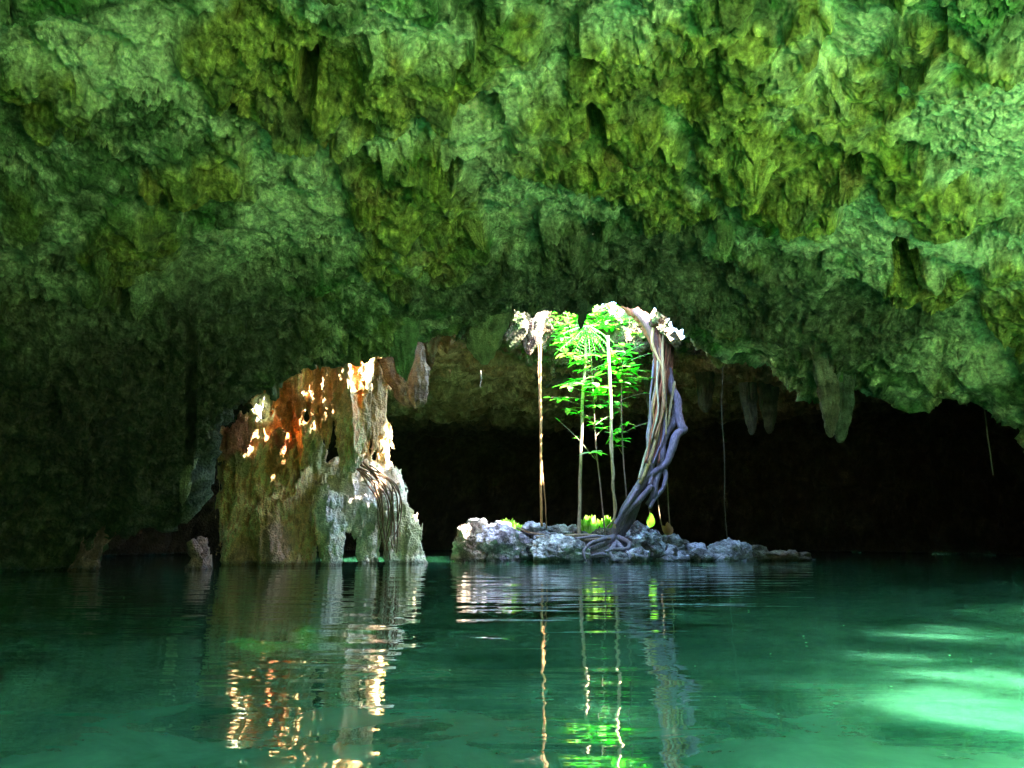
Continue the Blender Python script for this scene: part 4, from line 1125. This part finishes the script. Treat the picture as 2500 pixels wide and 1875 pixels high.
def build_stalactites():
    GRN = (.30, .46, .20); OC = (.42, .38, .08); TAN = (.46, .40, .22); DIM = (.12, .09, .05)
    S = stalactite
    G1 = 'stalactites on the lip of the near ceiling'
    S(975, 780, 930, 92, 8.7, 'long smooth green spear-shaped stalactite pointing down at the centre-left of the lip', rgb=GRN, flat=.5, lean=14, group=G1, pw=.6, tip=.05)
    S(1185, 770, 885, 116, 9.0, 'broad green shield-shaped stalactite right of the red-streaked pair', rgb=(.34,.36,.18), flat=.55, group=G1, pw=.55, lean=-4)
    S(1053, 812, 900, 50, 9.5, 'small red and white streaked stalactite with a thread-thin tip', rgb=(.62,.40,.33), rgb2=(.34,.11,.07), group=G1, pw=.8, lean=-2, tip=.04)
    S(1078, 806, 864, 44, 9.6, 'blunt orange and cream stalactite just right of the red-streaked one', rgb=(.60,.38,.22), rgb2=(.36,.15,.07), group=G1, lean=12)
    S(1420, 730, 802, 26, 9.0, 'small dark stalactite silhouetted against the sunlit skylight', rgb=(.12,.16,.10), group=G1, tip=.3, pw=.5)
    S(2018, 930, 1066, 52, 8.6, 'pale ribbed stalactite, left one of the hanging pair over the dark water', rgb=(.36,.32,.24), rgb2=(.16,.13,.09), group=G1, pw=.5, tip=.25, lean=12)
    S(2058, 935, 1082, 54, 8.7, 'green-grey lumpy stalactite, right one of the hanging pair over the dark water', rgb=(.20,.23,.17), rgb2=(.08,.10,.06), group=G1, pw=.45, tip=.3, lean=-6)
    G2 = 'large formations of the near ceiling'
    S(1852, 300, 478, 170, 5.6, 'biggest yellow-green stalactite, a broad tooth hanging in the upper right', rgb=(.52,.56,.14), rgb2=(.30,.30,.06), flat=.6, group=G2, pw=.75, tip=.08, lean=-8)
    S(1955, 390, 525, 110, 6.3, 'pointed yellow-green stalactite right below the biggest tooth', rgb=(.46,.48,.15), flat=.6, group=G2, lean=0)
    S(790, 180, 286, 76, 5.1, 'brown-green pointed stalactite left of a twin at upper left centre', rgb=OC, flat=.7, group=G2, lean=-10, tip=.05)
    S(882, 190, 286, 96, 5.15, 'wide ochre stalactite, the right twin at upper left centre', rgb=OC, flat=.6, group=G2, lean=14, tip=.05)
    S(1105, 430, 612, 110, 7.0, 'long ochre hanging rib in the middle of the ceiling above the column', rgb=(.42,.42,.12), flat=.6, group=G2, lean=70, tip=.05, pw=.9)
    S(1500, 290, 420, 86, 5.6, 'rounded brown curtain stalactite in the upper middle of the ceiling', rgb=(.34,.28,.07), flat=.6, group=G2, tip=.4, pw=.5)
    S(1400, 240, 372, 80, 5.4, 'narrow ochre stalactite beside the tall dark slot in the ceiling', rgb=OC, flat=.6, group=G2, tip=.1)
    S(1030, 600, 700, 76, 7.7, 'fluted green column-like stalactite high above the spear-shaped one', rgb=(.34,.42,.18), flat=.6, group=G2, tip=.3, pw=.4)
    S(1770, 590, 640, 40, 6.8, 'small green stalactite under the right half of the ceiling', rgb=(.30,.40,.16), group=G2)
    S(2460, 740, 850, 60, 6.9, 'yellow-green stalactite close to the right edge of the picture', rgb=(.40,.42,.12), group=G2, lean=-8)
    S(250, 580, 680, 60, 6.2, 'dark stubby stalactite beside the black hollow on the left wall', rgb=(.22,.28,.08), group=G2, tip=.3)
    S(455, 1100, 1235, 50, 8.9, 'thin ragged curtain stalactite over the dark grotto at the left', rgb=(.38,.36,.18), group=G2, lean=-8, tip=.15)
    G3 = 'dim stalactites of the far chamber'  # the dim ones have the chamber's gloom put into their colour
    S(992, 890, 995, 110, 11.6, 'brown fan-shaped ribbed stalactite hanging right of the column top', rgb=(.30,.22,.11), rgb2=(.15,.10,.05), group=G3, tip=.5, pw=.35, flat=.5, lean=22)
    S(1345, 860, 945, 110, 15.5, 'dim broad curtain stalactite behind the orange-brown hanging root', rgb=DIM, group=G3, tip=.6, pw=.35, flat=.5)
    S(1722, 950, 1008, 36, 15.5, 'dim blunt stalactite to the right of the fig roots', rgb=DIM, group=G3, tip=.45, pw=.4)
    S(1600, 960, 1060, 48, 16.0, 'faint stalactite behind the fig roots', rgb=(.2,.17,.11), group=G3, tip=.45, pw=.4)
    S(1828, 985, 1062, 34, 15.0, 'dim pointed stalactite midway between the fig roots and the hanging pair', rgb=(.15,.13,.09), group=G3, tip=.2, pw=.45, lean=10)
    S(1878, 985, 1060, 40, 15.5, 'faint stalactite just left of the hanging pair', rgb=(.16,.14,.09), group=G3, tip=.3)
    G4 = 'sunlit rock teeth on the skylight rim'
    S(1300, 770, 872, 80, 13.0, 'sunlit cream rock horn drooping from the left skylight rim', rgb=(.15,.13,.06), rgb2=(.08,.035,.015), group=G4, flat=.7, lean=-10, tip=.06, pw=.8)
    S(1265, 765, 802, 50, 12.9, 'short sunlit knob left of the drooping rock horn', rgb=(.13,.12,.05), rgb2=(.07,.04,.015), group=G4, flat=.7, tip=.5)
    S(1745, 858, 905, 44, 10.5, 'small ochre fringe stalactite on the lip right of the fig trunk', rgb=(.44,.36,.12), group=G4, lean=12)

def build_floaters():
    g = np.random.default_rng(21)
    spots = [(1830,1492),(1960,1556),(1965,1572),(1880,1600),(2120,1590),(2240,1600),(2320,1604),(2370,1612),(2420,1600),(1748,1706),(1775,1712),(1898,1748),(1700,1630),(1445,1550),(1525,1556),(2060,1530),(2180,1680),(1100,1640),(300,1460),(820,1700)]
    for k, (px, py) in enumerate(spots):
        u, yy, zz = ray(px, py); D = -CAMZ / zz * yy; p = at(px, py, D); p[2] = .004
        L = g.uniform(2.5, 5) * D / FPX; a = g.uniform(0, 6.28)
        mb = MB(); leaf(mb, p, (math.cos(a), math.sin(a), 0), (0, 0, 1), L * 1.6, L * .8, (.50, .55, .30), .25, -.1)
        o = mb.build('floating_leaf', M['leaf'], sm=False); centre(o)
        tag(o, 'tiny pale fallen leaf floating on the open green water', 'leaf', 'tiny floating leaves')

def build_leftfeet():
    # the two little rock legs standing in the water at the left
    def foot(name, segs, label, lo, hi, rgb):
        o = sdf_object(name, segs, lo, hi, .014, M['flow'], lambda V: mixc(np.array([np.array(rgb) * .45]), np.array(rgb), smooth(-.2, .3, fbm(V * 9, 3, 5))), k=.03, amp=.55)
        centre(o); tag(o, label, 'rock'); return o
    a = at(205, 1395, 9.4)
    foot('wall_stump', [(196,1400,9.35,20,207,1372,9.35,15),(207,1372,9.35,13,222,1345,9.35,12),(222,1345,9.35,11,240,1315,9.4,16),(240,1315,9.4,14,262,1270,9.5,30),(215,1392,9.3,9,226,1386,9.25,9)],
         'reddish rock foot of the left wall touching the water', (a[0] - .35, 9.0, -.15), (a[0] + .6, 9.9, 1.1), (.46,.24,.16))
    a = at(478, 1395, 9.6)
    foot('rock_stump', [(462,1400,9.6,6,466,1385,9.6,5),(484,1400,9.65,7,482,1370,9.65,6),(482,1370,9.65,6,478,1342,9.65,5),(478,1342,9.65,5,470,1330,9.65,6),(470,1332,9.6,5,468,1345,9.6,3),(496,1400,9.8,9,492,1320,9.8,5)],
         'small knobbly reddish rock stump standing in the water left of the column', (a[0] - .3, 9.3, -.15), (a[0] + .35, 10.1, .75), (.50,.26,.17))

def build_column_roots():
    G = 'roots over the column arch'
    g = np.random.default_rng(9)
    L = []
    for k in range(13):
        x0 = 852 + k * 4 + g.uniform(-4, 4); y0 = 1128 + g.uniform(-6, 10)
        x1 = 905 + k * 5 + g.uniform(-8, 8); y1 = 1185 + g.uniform(-10, 14)
        x2 = 930 + k * 3.4 + g.uniform(-8, 8); y2 = 1255 + g.uniform(-10, 10)
        x3 = x2 + g.uniform(-14, 14); y3 = g.uniform(1300, 1370)
        L.append([(x0, y0, 11.25, 1.8), (x1, y1, 11.32, 1.8), (x2, y2, 11.45, 1.6), (x3, y3, 11.5, 1.1)])
    loc = at(900, 1300, 11.4)
    r = empty('root_mat', loc, 'reddish-brown mat of thin roots draped over the right arch of the column', 'roots')
    for k, p in enumerate(L):
        mb = MB(); tube_px(mb, p, 6, 9, (.30, .16, .09), .05, .1, k); o = mb.build('root', M['bark']); shift_to(o, loc, r)

def build_things():
    o = build_column(); centre(o)
    tag(o, 'tall cream and rust flowstone column with curtains on the left and an arched elephant-leg base on the right', 'rock column')
    print('column', time.time() - T0)
    build_leftfeet(); build_stalactites(); print('stal', time.time() - T0)
    build_island(); print('island', time.time() - T0)
    build_fig(); build_vines(); build_plants(); build_column_roots()
BEAMS += [(at(1560,800,14.6), .6, .14), (at(1440,800,14.6), .6, .08), (at(1340,790,13.6), .4, .1), (at(1430,1010,13.05), .42, -.1), (at(700,1050,11.2), .5, .22), (at(830,960,11.1), .42, .02), (at(870,1220,11.6), .4, .34), (at(1440,930,13.0), .34, -.2), (at(860, 930, 10.9), .22, -.15), (at(640, 1000, 11.2), .12), (at(1240,1280,13.9), .22, -2), (at(1440,1278,14.35), .17, -2), (at(1478,1273,14.35), .12, -2), (at(1588,1275,13.3), .09, -2)]
build_near(); print('near', time.time() - T0)
build_far(); build_roof(); build_water(); build_sky_blocker(); print('shell', time.time() - T0)
build_things(); build_floaters(); print('all', time.time() - T0)
